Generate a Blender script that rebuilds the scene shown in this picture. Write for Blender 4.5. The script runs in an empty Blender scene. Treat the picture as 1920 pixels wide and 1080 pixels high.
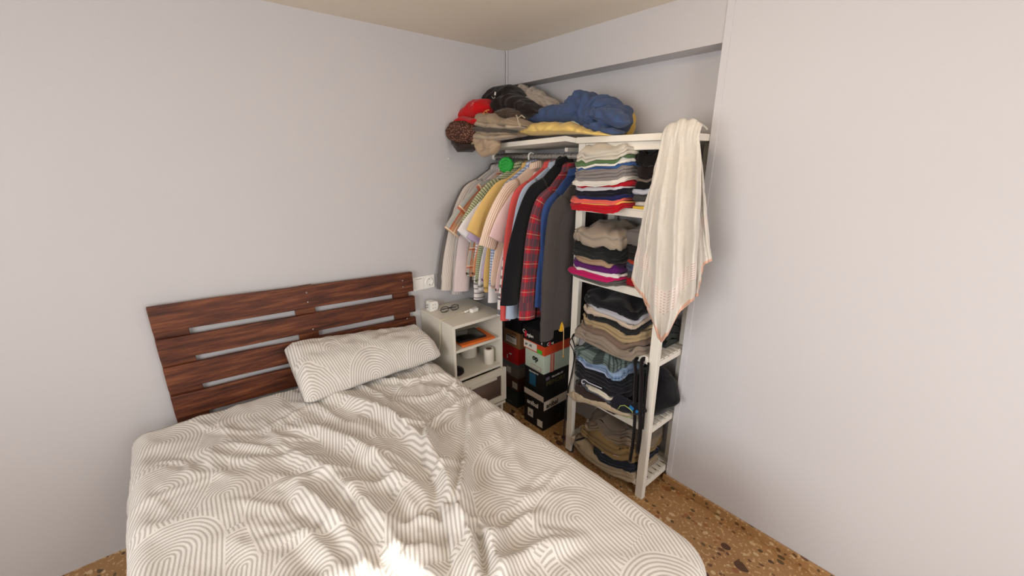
import bpy, math, random
import numpy as np
from mathutils import Vector, Matrix, noise

# ------------------------------------------------------------------ camera, world, lights
SC = bpy.context.scene
COL = SC.collection
EYE = 1.68                       # height of the lens above the floor
FPX = 780.0                      # focal length for the 1920 wide frame
TILT = math.radians(17.1)
YAW = math.atan2(690, 816)
_c, _s, _cp, _sp = math.cos(TILT), math.sin(TILT), math.cos(YAW), math.sin(YAW)
cd = bpy.data.cameras.new('camera')
cd.sensor_width = 36; cd.lens = FPX / 1920 * 36; cd.clip_start = 0.02
cam = bpy.data.objects.new('camera', cd); COL.objects.link(cam)
cam.location = (0, 0, EYE)
cam.rotation_euler = Vector((-_cp * _c, _sp * _c, -_s)).to_track_quat('-Z', 'Y').to_euler()
SC.camera = cam
vs = SC.view_settings
vs.view_transform = 'Standard'; vs.look = 'None'; vs.gamma = 1; vs.use_curve_mapping = False
vs.exposure = 0.70
w = bpy.data.worlds.new('sky'); SC.world = w; w.use_nodes = True
bg = w.node_tree.nodes['Background']
bg.inputs[0].default_value = (0.75, 0.85, 1.0, 1); bg.inputs[1].default_value = 1.5

def light(name, kind, energy, loc, direction, color=(1, 1, 1), **kw):
    l = bpy.data.lights.new(name, kind); l.energy = energy; l.color = color
    for k, v in kw.items(): setattr(l, k, v)
    o = bpy.data.objects.new(name, l); COL.objects.link(o); o.location = loc
    o.rotation_euler = Vector(direction).to_track_quat('-Z', 'Y').to_euler()
    return o
# daylight through the window behind the camera, an added fill light inside the doorway, and the sun
light('window_daylight', 'AREA', 30, (-0.25, -1.72, 1.45), (-0.25, 1, -0.12), (1.0, 0.975, 0.94), shape='RECTANGLE', size=1.5, size_y=1.25)
light('doorway_fill', 'AREA', 11, (1.28, 0.55, 1.35), (-1, 0.12, -0.05), (1.0, 0.91, 0.80), shape='RECTANGLE', size=0.9, size_y=1.9)
light('sun', 'SUN', 4.0, (0, -4, 4), (0.06, 2.0, -1.33), (1.0, 0.95, 0.88), angle=0.009)

# ------------------------------------------------------------------ helpers
def A(px, py, Y):                # point of the plane y = Y seen at that place of the photograph
    u = (px - 960) / FPX; v = (540 - py) / FPX
    f = _c + v * _s; z = v * _c - _s
    r = (-_cp * f + _sp * u, _sp * f + _cp * u, z)
    t = Y / r[1]
    return Vector((t * r[0], Y, EYE + t * r[2]))

def srgb(r, g, b):
    f = lambda c: (c / 255 / 12.92) if c <= 10 else ((c / 255 + 0.055) / 1.055) ** 2.4
    return (f(r), f(g), f(b), 1)

MATS = {}
class NT:
    def __init__(s, name):
        s.m = bpy.data.materials.new(name); s.m.use_nodes = True
        s.t = s.m.node_tree; s.b = s.t.nodes['Principled BSDF']
    def n(s, typ, **kw):
        nd = s.t.nodes.new(typ)
        for k, v in kw.items(): setattr(nd, k, v)
        return nd
    def link(s, a, b): s.t.links.new(a, b)
    def put(s, sock, v):
        if hasattr(v, 'links') or hasattr(v, 'is_output'): s.t.links.new(v, sock)
        else: sock.default_value = v
    def math(s, op, a, b=0.0, c=None):
        nd = s.n('ShaderNodeMath', operation=op)
        s.put(nd.inputs[0], a); s.put(nd.inputs[1], b)
        if c is not None: s.put(nd.inputs[2], c)
        return nd.outputs[0]
    def mix(s, f, a, b):
        nd = s.n('ShaderNodeMix', data_type='RGBA')
        s.put(nd.inputs[0], f); s.put(nd.inputs[6], a); s.put(nd.inputs[7], b)
        return nd.outputs[2]
    def uv(s):
        nd = s.n('ShaderNodeUVMap'); nd.uv_map = 'UVMap'
        x = s.n('ShaderNodeSeparateXYZ'); s.link(nd.outputs[0], x.inputs[0])
        return nd.outputs[0], x.outputs[0], x.outputs[1]
    def noise(s, scale, detail=3, vec=None, rough=0.5):
        nd = s.n('ShaderNodeTexNoise'); nd.inputs['Scale'].default_value = scale
        nd.inputs['Detail'].default_value = detail; nd.inputs['Roughness'].default_value = rough
        if vec is None: vec = s.n('ShaderNodeTexCoord').outputs['Object']
        s.link(vec, nd.inputs['Vector'])
        return nd.outputs['Fac']
    def bump(s, h, strength=0.3, dist=0.002):
        nd = s.n('ShaderNodeBump'); nd.inputs['Strength'].default_value = strength
        nd.inputs['Distance'].default_value = dist
        s.link(h, nd.inputs['Height']); s.link(nd.outputs[0], s.b.inputs['Normal'])
    def done(s, col=None, rough=0.6, spec=0.3, sheen=0):
        if col is not None: s.put(s.b.inputs['Base Color'], col)
        s.b.inputs['Roughness'].default_value = rough
        s.b.inputs['Specular IOR Level'].default_value = spec
        s.b.inputs['Sheen Weight'].default_value = sheen
        return s.m

def plain(name, rgb, rough=0.5, spec=0.4, metal=0.0, var=0.06):
    key = ('p', name)
    if key in MATS: return MATS[key]
    n = NT(name); c = srgb(*rgb)
    f = n.noise(9, 3)
    dark = tuple(x * (1 - var) for x in c[:3]) + (1,)
    m = n.done(n.mix(f, c, dark), rough, spec)
    n.b.inputs['Metallic'].default_value = metal
    MATS[key] = m; return m

def cloth(name, rgb, bump=0.35, rough=0.95, sheen=0.15, scale=260, var=0.12):
    key = ('c', name, rgb)
    if key in MATS: return MATS[key]
    n = NT(name); c = srgb(*rgb)
    f = n.noise(14, 4); dark = tuple(x * (1 - var) for x in c[:3]) + (1,)
    h = n.math('ADD', n.noise(scale, 2), n.math('MULTIPLY', n.noise(32, 3), 3.0))
    n.bump(h, bump, 0.0022)
    m = n.done(n.mix(f, c, dark), rough, 0.1, sheen)
    MATS[key] = m; return m

def stripe(n, co, period, width, off=0.0):
    f = n.math('FRACT', n.math('ADD', n.math('DIVIDE', co, period), off))
    return n.math('LESS_THAN', f, width)

def patterned(name, rgb, layers, bump=0.25):
    """layers: (axis 'u'/'v'/'d', period, width, offset, rgb, alpha)"""
    n = NT(name); vec, u, v = n.uv()
    col = srgb(*rgb)
    for ax, p, wd, off, c, al in layers:
        co = u if ax == 'u' else v if ax == 'v' else n.math('ADD', u, v)
        f = n.math('MULTIPLY', stripe(n, co, p, wd, off), al)
        col = n.mix(f, col, srgb(*c))
    n.bump(n.math('ADD', n.noise(260, 2), n.math('MULTIPLY', n.noise(30, 3), 3.0)), bump, 0.002)
    return n.done(col, 0.95, 0.1, 0.12)

ORG = {}
def link_mesh(name, me, parent=None, origin=None):
    o = bpy.data.objects.new(name, me); COL.objects.link(o)
    if parent is not None:
        o.parent = parent; ORG[o.name] = ORG[parent.name]
    else:
        o.location = origin; ORG[o.name] = Vector(origin)
    return o

class MB:
    def __init__(s): s.v = []; s.f = []; s.uv = []; s.mi = []; s.cur = 0
    def face(s, idx, uvs=None):
        s.f.append(tuple(idx)); s.mi.append(s.cur)
        s.uv.append(uvs)
    def box(s, c, size, rot=None, taper=1.0):
        b = len(s.v); hx, hy, hz = size[0] / 2, size[1] / 2, size[2] / 2
        for dx, dy, dz in ((-1,-1,-1),(1,-1,-1),(1,1,-1),(-1,1,-1),(-1,-1,1),(1,-1,1),(1,1,1),(-1,1,1)):
            k = taper if dz > 0 else 1
            p = Vector((dx * hx * k, dy * hy * k, dz * hz))
            if rot is not None: p = rot @ p
            s.v.append(p + Vector(c))
        for q in ((0,3,2,1),(4,5,6,7),(0,1,5,4),(1,2,6,5),(2,3,7,6),(3,0,4,7)):
            s.face([b + i for i in q])
        return s
    def box2(s, a, b): 
        return s.box([(a[i] + b[i]) / 2 for i in range(3)], [abs(b[i] - a[i]) for i in range(3)])
    def quad(s, a, b, c, d):
        i = len(s.v); s.v += [Vector(a), Vector(b), Vector(c), Vector(d)]
        s.face((i, i+1, i+2, i+3), ((0,0),(1,0),(1,1),(0,1)))
    def rings(s, rings, cap=(True, True), closed=True, uvf=None):
        b = len(s.v); n = len(rings[0])
        for r in rings: s.v += [Vector(p) for p in r]
        m = len(rings)
        for i in range(m - 1):
            for j in range(n if closed else n - 1):
                k = (j + 1) % n
                q = (b+i*n+j, b+i*n+k, b+(i+1)*n+k, b+(i+1)*n+j)
                uvs = None
                if uvf: uvs = (uvf(i, j), uvf(i, j+1), uvf(i+1, j+1), uvf(i+1, j))
                s.face(q, uvs)
        if cap[0]: s.face(list(range(b + n - 1, b - 1, -1)))
        if cap[1]: s.face(list(range(b + (m-1)*n, b + m*n)))
        return s
    def tube(s, pts, rad, seg=8, cap=True):
        pts = [Vector(p) for p in pts]; rs = []
        up = Vector((0.13, 0.21, 0.97))
        for i, p in enumerate(pts):
            t = (pts[min(i+1, len(pts)-1)] - pts[max(i-1, 0)])
            if t.length < 1e-9: t = Vector((0,0,1))
            t.normalize()
            a = t.cross(up)
            if a.length < 1e-3: a = t.cross(Vector((1,0,0)))
            a.normalize(); c = t.cross(a)
            up = c * -1 if False else up
            r = rad[i] if isinstance(rad, (list, tuple)) else rad
            rs.append([p + a*r*math.cos(2*math.pi*k/seg) + c*r*math.sin(2*math.pi*k/seg) for k in range(seg)])
        return s.rings(rs, (cap, cap))
    def lathe(s, base, prof, seg=32, axis=None, cap=(True, True)):
        rot = Vector((0,0,1)).rotation_difference(Vector(axis)).to_matrix() if axis is not None else Matrix.Identity(3)
        rs = [[rot @ Vector((r*math.cos(2*math.pi*k/seg), r*math.sin(2*math.pi*k/seg), z)) + Vector(base) for k in range(seg)] for r, z in prof]
        return s.rings(rs, cap)
    def prism(s, pts2, frame, depth):
        """outline pts2 on plane frame=(origin, ax, ay), extruded along normal by depth"""
        o, ax, ay = [Vector(q) for q in frame]; nz = ax.cross(ay).normalized()
        b = len(s.v); n = len(pts2)
        for k in (0, depth):
            s.v += [o + ax*p[0] + ay*p[1] + nz*k for p in pts2]
        s.face(list(range(b+n-1, b-1, -1))); s.face(list(range(b+n, b+2*n)))
        for i in range(n):
            j = (i+1) % n; s.face((b+i, b+j, b+n+j, b+n+i))
        return s
    def build(s, name, mats, parent=None, origin=None, smooth=True, bevel=0, solid=0, subsurf=0):
        if not isinstance(mats, (list, tuple)): mats = [mats]
        if parent is not None: org = ORG[parent.name]
        else:
            if origin is None:
                xs = np.array([tuple(v) for v in s.v]); origin = ((xs[:,0].min()+xs[:,0].max())/2, (xs[:,1].min()+xs[:,1].max())/2, xs[:,2].min())
            org = Vector(origin)
        me = bpy.data.meshes.new(name)
        me.from_pydata([tuple(v - org) for v in s.v], [], s.f)
        for m in mats: me.materials.append(m)
        if len(mats) > 1: me.polygons.foreach_set('material_index', s.mi)
        if any(u is not None for u in s.uv):
            L = me.uv_layers.new(name='UVMap'); k = 0; data = []
            for f, u in zip(s.f, s.uv):
                for q in range(len(f)):
                    data += list(u[q]) if u is not None else [0.0, 0.0]
            L.data.foreach_set('uv', data)
        if smooth: me.polygons.foreach_set('use_smooth', [True]*len(me.polygons))
        me.update()
        o = link_mesh(name, me, parent, origin if parent is None else None)
        if smooth == 'auto' or bevel:
            pass
        if bevel:
            md = o.modifiers.new('bevel', 'BEVEL'); md.width = bevel; md.segments = 2; md.limit_method = 'ANGLE'
            md.harden_normals = False
            me.polygons.foreach_set('use_smooth', [False]*len(me.polygons))
        if solid:
            md = o.modifiers.new('solid', 'SOLIDIFY'); md.thickness = solid; md.offset = 0
        if subsurf:
            md = o.modifiers.new('sub', 'SUBSURF'); md.levels = subsurf; md.render_levels = subsurf
        return o

def tag(o, label, cat, group=None, kind=None):
    o['label'] = label; o['category'] = cat
    if group: o['group'] = group
    if kind: o['kind'] = kind
    return o
def thing(name, loc, label, cat, group=None):
    o = bpy.data.objects.new(name, None); COL.objects.link(o); o.location = loc
    o.empty_display_size = 0.05
    ORG[o.name] = Vector(loc)
    return tag(o, label, cat, group)
def struct(name, mb, mat, **kw):
    kw.setdefault('smooth', False)
    o = mb.build(name, mat, **kw); o['kind'] = 'structure'; return o

def text_mesh(name, body, size, mat, parent, pos, ax, ay, depth=0.0006, bold=0.0, shear=0.0, spacing=1.0):
    cu = bpy.data.curves.new(name, 'FONT'); cu.body = body; cu.size = size; cu.extrude = depth; cu.offset = bold
    cu.shear = shear; cu.space_character = spacing
    tmp = bpy.data.objects.new('tmp', cu); COL.objects.link(tmp)
    dg = bpy.context.evaluated_depsgraph_get(); dg.update()
    me = bpy.data.meshes.new_from_object(tmp.evaluated_get(dg))
    bpy.data.objects.remove(tmp); bpy.data.curves.remove(cu)
    ax, ay = Vector(ax).normalized(), Vector(ay).normalized(); az = ax.cross(ay)
    M = Matrix((ax, ay, az)).transposed()
    org = ORG[parent.name]
    for v in me.vertices: v.co = M @ v.co + Vector(pos) + az*depth - org
    me.materials.clear(); me.materials.append(mat); me.name = name
    return link_mesh(name, me, parent)

def nz(x, y, z=0.0): return noise.noise(Vector((x, y, z)))
def ridge(x, y, z=0.0): return 1 - abs(noise.noise(Vector((x, y, z)))) * 2
def sstep(a, b, x):
    t = max(0, min(1, (x - a) / (b - a))); return t*t*(3-2*t)
def lerp(a, b, t): return a + (b-a)*t
def interp(pts, x):
    if x <= pts[0][0]: return pts[0][1]
    for (x0, y0), (x1, y1) in zip(pts, pts[1:]):
        if x <= x1: return lerp(y0, y1, (x-x0)/(x1-x0) if x1 > x0 else 0)
    return pts[-1][1]
def sinterp(pts, x):
    if x <= pts[0][0]: return pts[0][1]
    for (x0, y0), (x1, y1) in zip(pts, pts[1:]):
        if x <= x1:
            t = (x-x0)/(x1-x0); t = t*t*(3-2*t)*0.5 + t*0.5; return lerp(y0, y1, t)
    return pts[-1][1]

# ------------------------------------------------------------------ room materials
def wall_mat(name, rgb):
    n = NT(name); c = srgb(*rgb)
    f = n.noise(1.6, 4); d = tuple(x*0.95 for x in c[:3]) + (1,)
    n.bump(n.math('ADD', n.noise(5, 4), n.math('MULTIPLY', n.noise(60, 3), 0.15)), 0.25, 0.01)
    return n.done(n.mix(f, c, d), 0.75, 0.25)
M_WALL = wall_mat('grey_wall_paint', (196, 193, 194))
M_CEIL = wall_mat('ceiling_paint', (226, 216, 200))
def terrazzo():
    n = NT('terrazzo'); tc = n.n('ShaderNodeTexCoord').outputs['Object']
    base = n.mix(n.noise(7, 4), srgb(178, 138, 92), srgb(150, 108, 66))
    col = n.mix(n.math('GREATER_THAN', n.noise(70, 2), 0.60), base, srgb(200, 165, 120))
    for sc, th, off, c1, c2 in ((34, 0.36, 3.1, srgb(104, 70, 44), srgb(205, 178, 138)), (26, 0.30, 5.7, srgb(92, 74, 50), srgb(150, 96, 58)), (14, 0.30, 8.4, srgb(84, 54, 38), srgb(132, 86, 52))):
        mp = n.n('ShaderNodeMapping'); n.link(tc, mp.inputs[0]); mp.inputs['Location'].default_value = (off, off, 0); mp.inputs['Scale'].default_value = (1, 1.35, 1)
        nd = n.n('ShaderNodeTexNoise'); nd.inputs['Scale'].default_value = 6; n.link(mp.outputs[0], nd.inputs[0])
        mx = n.n('ShaderNodeVectorMath', operation='MULTIPLY_ADD'); n.link(nd.outputs['Color'], mx.inputs[0]); mx.inputs[1].default_value = (0.05,)*3; n.link(mp.outputs[0], mx.inputs[2])
        v = n.n('ShaderNodeTexVoronoi'); v.inputs['Scale'].default_value = sc; n.link(mx.outputs[0], v.inputs['Vector'])
        sel = n.n('ShaderNodeSeparateColor'); n.link(v.outputs['Color'], sel.inputs[0])
        size = n.math('MULTIPLY', sel.outputs[1], th*1.5)
        f = n.math('LESS_THAN', v.outputs['Distance'], size)
        f = n.math('MULTIPLY', f, n.math('LESS_THAN', sel.outputs[0], 0.42))
        col = n.mix(f, col, n.mix(n.math('GREATER_THAN', sel.outputs[2], 0.6), c1, c2))
    return n.done(col, 0.32, 0.5)
M_FLOOR = terrazzo()
M_SKIRT = plain('skirting_terrazzo', (186, 160, 132), 0.5)
M_WHITE = plain('white_painted_wood', (232, 226, 214), 0.45, 0.4, var=0.05)
M_WHITE2 = plain('white_laminate', (222, 216, 202), 0.4, 0.4, var=0.03)
M_PLASTIC = plain('white_plastic', (238, 236, 230), 0.3, 0.5, var=0.02)
M_BLACKP = plain('black_plastic', (18, 18, 20), 0.35, 0.5)
M_CHROME = plain('steel_wire', (170, 165, 160), 0.25, 0.5, metal=1.0)

XW, YB, YR, ZC, ZB, XE = -2.24, 1.965, 1.848, 2.325, 2.127, -0.885    # left wall, alcove back, right wall face, ceiling, beam underside, wall edge
XR, YF = 1.35, -1.65
struct('floor', MB().box2((XW-.1, YF-.1, -.1), (XR+.1, YB+.15, 0)), M_FLOOR, origin=(0, 0, 0))
struct('ceiling', MB().box2((XW-.1, YF-.1, ZC), (XR+.1, YB+.15, ZC+.1)), M_CEIL, origin=(0, 0, ZC))
struct('wall_left', MB().box2((XW-.1, YF-.1, 0), (XW, YB+.15, ZC)), M_WALL, origin=(XW, 0, 0))
struct('wall_back', MB().box2((XW, YB, 0), (XE+.1, YB+.15, ZC)), M_WALL, origin=(XW, YB, 0))
struct('trim_1', MB().box2((XW, YR, ZB), (XE, YB, ZC)), M_WALL, origin=(XW, YR, ZB))
M_WALLR = wall_mat('pale_wall_paint', (205, 203, 205))
mb = MB(); mb.box2((XE, YR, 0), (XR+.1, YB, ZC)); struct('wall_right', mb, M_WALLR, origin=(XE, YR, 0))
struct('trim_2', MB().box2((XE-.001, YR-.004, 0.06), (XE+.028, YR, ZC-.001)), M_WALLR, origin=(XE, YR, 0.06), bevel=0.0015)
struct('baseboard_right', MB().box2((XE-.012, YR-.014, 0), (XR, YR, 0.045)), M_FLOOR, origin=(XE, YR, 0), bevel=0.003)
struct('trim_3', MB().tube([(XW+.012, YR-.006, ZB-.02), (XW+.012, YR-.006, ZC)], 0.006, 6), M_WALL)
# wall behind the camera with its window opening
WX0, WX1, WZ0, WZ1 = -1.05, 0.55, 0.95, 2.02
mb = MB()
mb.box2((XW, YF-.12, 0), (WX0, YF, ZC)); mb.box2((WX1, YF-.12, 0), (XR, YF, ZC))
mb.box2((WX0, YF-.12, 0), (WX1, YF, WZ0)); mb.box2((WX0, YF-.12, WZ1), (WX1, YF, ZC))
struct('wall_front', mb, M_WALL, origin=(XW, YF, 0))
mb = MB()
for a, b in (((WX0, WZ0), (WX0+.04, WZ1)), ((WX1-.04, WZ0), (WX1, WZ1)), ((WX0, WZ0), (WX1, WZ0+.04)), ((WX0, WZ1-.04), (WX1, WZ1)), ((-.27, WZ0), (-.23, WZ1))):
    mb.box2((a[0], YF-.06, a[1]), (b[0], YF-.02, b[1]))
struct('window_1', mb, M_WHITE, origin=((WX0+WX1)/2, YF-.04, WZ0))
# wall on the camera's right, with a doorway
mb = MB()
mb.box2((XR, YF, 0), (XR+.1, 0.05, ZC)); mb.box2((XR, 1.0, 0), (XR+.1, YR, ZC)); mb.box2((XR, 0.05, 2.05), (XR+.1, 1.0, ZC))
struct('wall_side', mb, M_WALL, origin=(XR, 0, 0))
# wall marks
tag(MB().tube([(XW, 1.392, 1.690), (XW+.012, 1.392, 1.686)], 0.004, 8).build('wall_plug', M_PLASTIC), 'tiny white plastic wall plug stuck in the left wall beside the clothes', 'wall plug')

t = thing('fill_ceiling_lamp', (-0.85, 0.98, ZC-.09), 'round white ceiling lamp above the bed', 'ceiling lamp')  # lamp out of view, added as warm fill for the ceiling
MB().lathe((-0.85, 0.98, ZC-.03), [(.05, 0), (.06, .03)], 32).build('base', M_WHITE, t)
ng = NT('lamp_glass'); ng.b.inputs['Emission Color'].default_value = (1, .80, .58, 1); ng.b.inputs['Emission Strength'].default_value = 9.0
MB().lathe((-0.85, 0.98, ZC-.10), [(0, 0), (.06, .004), (.11, .03), (.12, .055), (.10, .075)], 40, None, (False, True)).build('lamp_shade', ng.done(srgb(240, 230, 215), .4), t)

# ------------------------------------------------------------------ outlet plate
t = thing('wall_outlet', (XW, 1.177, 0.955), 'white double wall plate with rocker switch and round power socket', 'outlet')
MB().box2((XW, 1.104, 0.914), (XW+.009, 1.250, 0.999)).build('plate', M_PLASTIC, t, bevel=0.003)
MB().box2((XW+.009, 1.112, 0.925), (XW+.013, 1.172, 0.988)).build('switch', M_PLASTIC, t, bevel=0.001)
rs = MB(); rs.lathe((XW+.009, 1.212, 0.957), [(0.027, 0), (0.027, 0.004), (0.021, 0.004), (0.019, -0.006), (0.0, -0.006)], 32, (1, 0, 0), (False, False))
so = rs.build('socket', M_PLASTIC, t)
g = MB()
for dy in (-.0095, .0095): g.lathe((XW+.0032, 1.212+dy, 0.957), [(0.003, 0), (0.003, 0.0008)], 12, (1, 0, 0))
g.build('socket_hole', M_BLACKP, so)
g = MB()
for dz in (-.019, .019): MB().box((XW+.012, 1.212, 0.957+dz), (0.003, 0.006, 0.004)).build('earth_clip', M_CHROME, so)
MB().box2((XW+.013, 1.118, 0.9865), (XW+.0136, 1.160, 0.9880)).build('indicator_line', M_BLACKP, t)

# ------------------------------------------------------------------ headboard
def wood_dark():
    n = NT('dark_stained_pine'); tc = n.n('ShaderNodeTexCoord').outputs['Object']
    mp = n.n('ShaderNodeMapping'); mp.inputs['Scale'].default_value = (8, 1.3, 14); n.link(tc, mp.inputs[0])
    f = n.noise(3.2, 6, mp.outputs[0], 0.65); g2 = n.noise(18, 3, mp.outputs[0])
    r = n.n('ShaderNodeValToRGB'); n.link(f, r.inputs[0])
    r.color_ramp.elements[0].position = 0.3; r.color_ramp.elements[0].color = srgb(48, 24, 15)
    r.color_ramp.elements[1].position = 0.75; r.color_ramp.elements[1].color = srgb(136, 82, 50)
    e = r.color_ramp.elements.new(0.5); e.color = srgb(90, 46, 28)
    n.bump(n.math('ADD', f, n.math('MULTIPLY', g2, 0.4)), 0.4, 0.004)
    return n.done(r.outputs[0], 0.5, 0.35)
M_DARKWOOD = wood_dark()
t = thing('headboard', (-2.2, 0.49, 0.0), 'dark brown stained slatted pallet headboard against the wall', 'headboard')
random.seed(3)
def hb_z(y, z): return z - (y-0.49)*0.045
def plank(name, y0, y1, zc, h, x0, x1, nick=0):
    m = MB(); rr = []
    N = 14
    for i in range(N+1):
        y = lerp(y0, y1, i/N); dz = nz(y*3, zc*7)*0.004; hh = h/2 + nz(y*2.5, zc*5, 4)*0.003
        z = hb_z(y, zc) + dz
        rr.append([(x0, y, z-hh), (x1, y, z-hh), (x1, y, z+hh), (x0, y, z+hh)])
    m.rings(rr)
    return m.build(name, M_DARKWOOD, t, bevel=0.004)
plank('plank', -0.11, 1.085, 1.015, 0.118, XW+.022, XW+.045)
plank('plank', -0.11, 1.090, 0.876, 0.100, XW+.022, XW+.045)
plank('plank', -0.11, 1.088, 0.738, 0.110, XW+.022, XW+.045)
plank('plank', -0.11, 1.088, 0.600, 0.110, XW+.022, XW+.045)
for y0, y1, zt in ((-0.11, 0.01, 1.085), (0.44, 0.535, 1.092), (0.965, 1.062, 1.052)):
    m = MB().box2((XW+.001, y0, 0.02), (XW+.022, y1, zt - 0.02)); m.build('upright', M_DARKWOOD, t, bevel=0.003)
for y0, y1, zt in ((0.46, 0.532, 1.094), (0.935, 1.082, 1.064+0.008)):
    MB().box2((XW+.045, y0, hb_z(y0, 1.073)-.01), (XW+.05, y1, hb_z(y0, 1.083))).build('top_block', M_DARKWOOD, t, bevel=0.002) if False else None
for y, z in ((1.02, 0.99), (1.03, 0.79), (0.505, 0.84), (0.50, 0.99), (0.50, 1.04), (1.02, 1.03)):
    MB().lathe((XW+.045, y, hb_z(y, z)), [(0.005, 0), (0.005, 0.001), (0.0, 0.0015)], 12, (1, 0, 0), (False, False)).build('nail_head', M_CHROME, t)

# ------------------------------------------------------------------ bed, duvet, pillow
def arches():
    n = NT('arch_print_cotton'); vec, u, v = n.uv()
    S, R, PER = 0.33, 0.142, 0.0126
    def layer(ox, oy, k):
        x = n.math('ADD', u, ox + 20*S); y = n.math('ADD', v, oy + 20*S)
        cx = n.math('FLOOR', n.math('DIVIDE', x, S)); cy = n.math('FLOOR', n.math('DIVIDE', y, S))
        wn = n.n('ShaderNodeTexWhiteNoise', noise_dimensions='3D')
        cb = n.n('ShaderNodeCombineXYZ'); n.put(cb.inputs[0], cx); n.put(cb.inputs[1], cy); cb.inputs[2].default_value = k
        n.link(cb.outputs[0], wn.inputs['Vector'])
        lx = n.math('SUBTRACT', x, n.math('MULTIPLY', n.math('ADD', cx, 0.5), S))
        ly = n.math('SUBTRACT', y, n.math('MULTIPLY', n.math('ADD', cy, 0.5), S))
        lv = n.n('ShaderNodeCombineXYZ'); n.put(lv.inputs[0], lx); n.put(lv.inputs[1], ly)
        vr = n.n('ShaderNodeVectorRotate', rotation_type='Z_AXIS'); n.link(lv.outputs[0], vr.inputs['Vector'])
        n.put(vr.inputs['Angle'], n.math('MULTIPLY', n.math('SUBTRACT', wn.outputs['Value'], 0.5), 0.9))
        sp = n.n('ShaderNodeSeparateXYZ'); n.link(vr.outputs[0], sp.inputs[0])
        m = n.math('MINIMUM', sp.outputs[0], 0.0)
        d = n.math('SQRT', n.math('ADD', n.math('MULTIPLY', m, m), n.math('MULTIPLY', sp.outputs[1], sp.outputs[1])))
        inside = n.math('LESS_THAN', d, R)
        return d, inside
    d = None
    offs = [(0.0, 0.0), (0.165, 0.165), (0.0, 0.165), (0.165, 0.0)]
    base, _ = layer(0.1, 0.1, 9)
    d = base
    for k, (ox, oy) in enumerate(offs):
        dk, ins = layer(ox, oy, k)
        # d = ins ? dk : d
        d = n.math('ADD', n.math('MULTIPLY', ins, dk), n.math('MULTIPLY', n.math('SUBTRACT', 1.0, ins), d))
    wv = n.math('COSINE', n.math('MULTIPLY', d, 2*math.pi/PER))
    f = n.n('ShaderNodeMapRange'); n.link(wv, f.inputs[0]); f.inputs[1].default_value = -0.75; f.inputs[2].default_value = 0.35
    col = n.mix(f.outputs[0], srgb(184, 178, 171), srgb(225, 220, 214))
    n.bump(n.math('ADD', n.noise(300, 2), n.math('MULTIPLY', n.noise(18, 5), 5.0)), 0.35, 0.003)
    return n.done(col, 0.95, 0.1, 0.1)
M_ARCH = arches()
BX0, BX1, BY0, BY1, BZ = -2.18, -0.30, -0.26, 1.055, 0.575
t = thing('bed', ((BX0+BX1)/2, 0.4, 0), 'double bed with white mattress under the arch print cover', 'bed')
MB().box2((BX0+.02, BY0+.03, 0.20), (BX1-.05, BY1-.04, 0.30)).build('bed_base', M_DARKWOOD, t, bevel=0.01)
MB().box2((BX0+.01, BY0+.02, 0.30), (BX1-.03, BY1-.02, 0.535)).build('mattress', cloth('mattress_ticking', (225, 222, 215)), t, bevel=0.04)
for x in (BX0+.1, BX1-.12):
    for y in (BY0+.1, BY1-.1):
        MB().lathe((x, y, 0), [(0.025, 0), (0.03, 0.2)], 16).build('leg', M_DARKWOOD, t)

def bedpt(px, py, z=0.60):
    u = (px-960)/FPX; v = (540-py)/FPX; f = _c+v*_s; k = v*_c-_s
    r = (-_cp*f+_sp*u, _sp*f+_cp*u); tt = (z-EYE)/k
    return (tt*r[0], tt*r[1])
# creases of the duvet: polyline, height, width, one-sidedness
CR = []
def crease(pts, h, wd, skew=0.0): CR.append(([bedpt(*p) for p in pts], h*.95, wd*.80, skew))
crease([(600, 740), (700, 765), (780, 820), (825, 880), (850, 950), (862, 985)], 0.050, 0.055, 0.5)
crease([(560, 790), (640, 820), (720, 870), (760, 930), (800, 985)], 0.036, 0.045, 0.2)
crease([(556, 850), (620, 890), (690, 950), (740, 1010), (790, 1060)], 0.045, 0.05, 0.2)
crease([(556, 905), (600, 950), (650, 1000), (700, 1070)], 0.045, 0.045, 0.2)
crease([(640, 930), (700, 905), (760, 900), (800, 930)], 0.022, 0.03)
crease([(760, 800), (795, 800), (802, 830), (800, 865)], 0.030, 0.022, 0.3)
crease([(735, 745), (770, 765), (800, 795)], 0.022, 0.025)
crease([(800, 790), (850, 762), (886, 735)], 0.026, 0.022)
crease([(884, 738), (880, 800), (872, 870), (864, 940), (858, 985)], 0.030, 0.022, 0.4)
crease([(815, 890), (850, 872), (872, 868)], 0.020, 0.018)
crease([(640, 715), (700, 730), (745, 765)], 0.016, 0.022)
crease([(700, 705), (760, 712), (820, 700), (862, 712)], 0.018, 0.02)
crease([(730, 735), (800, 742), (850, 722), (880, 728)], 0.014, 0.018)
crease([(845, 960), (880, 1010), (890, 1080)], 0.055, 0.03, -0.4)
crease([(862, 975), (905, 1000), (930, 1050), (945, 1090)], 0.040, 0.03, 0.4)
crease([(905, 1030), (960, 985), (1010, 962)], 0.022, 0.025)
crease([(930, 1080), (985, 1040), (1050, 1010)], 0.030, 0.03)
crease([(1000, 1075), (1040, 1030), (1090, 1012)], 0.02, 0.025)
crease([(700, 1080), (770, 1040), (830, 1020)], 0.03, 0.03)
crease([(560, 985), (620, 1040), (660, 1090)], 0.03, 0.035)
crease([(955, 800), (965, 850), (978, 900)], 0.008, 0.025)
crease([(900, 820), (935, 880), (985, 930)], 0.008, 0.03)
crease([(600, 770), (680, 800), (740, 850)], 0.014, 0.03)
crease([(680, 860), (730, 850), (790, 880)], 0.014, 0.022)
crease([(760, 985), (800, 970), (835, 985)], 0.02, 0.02)
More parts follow.
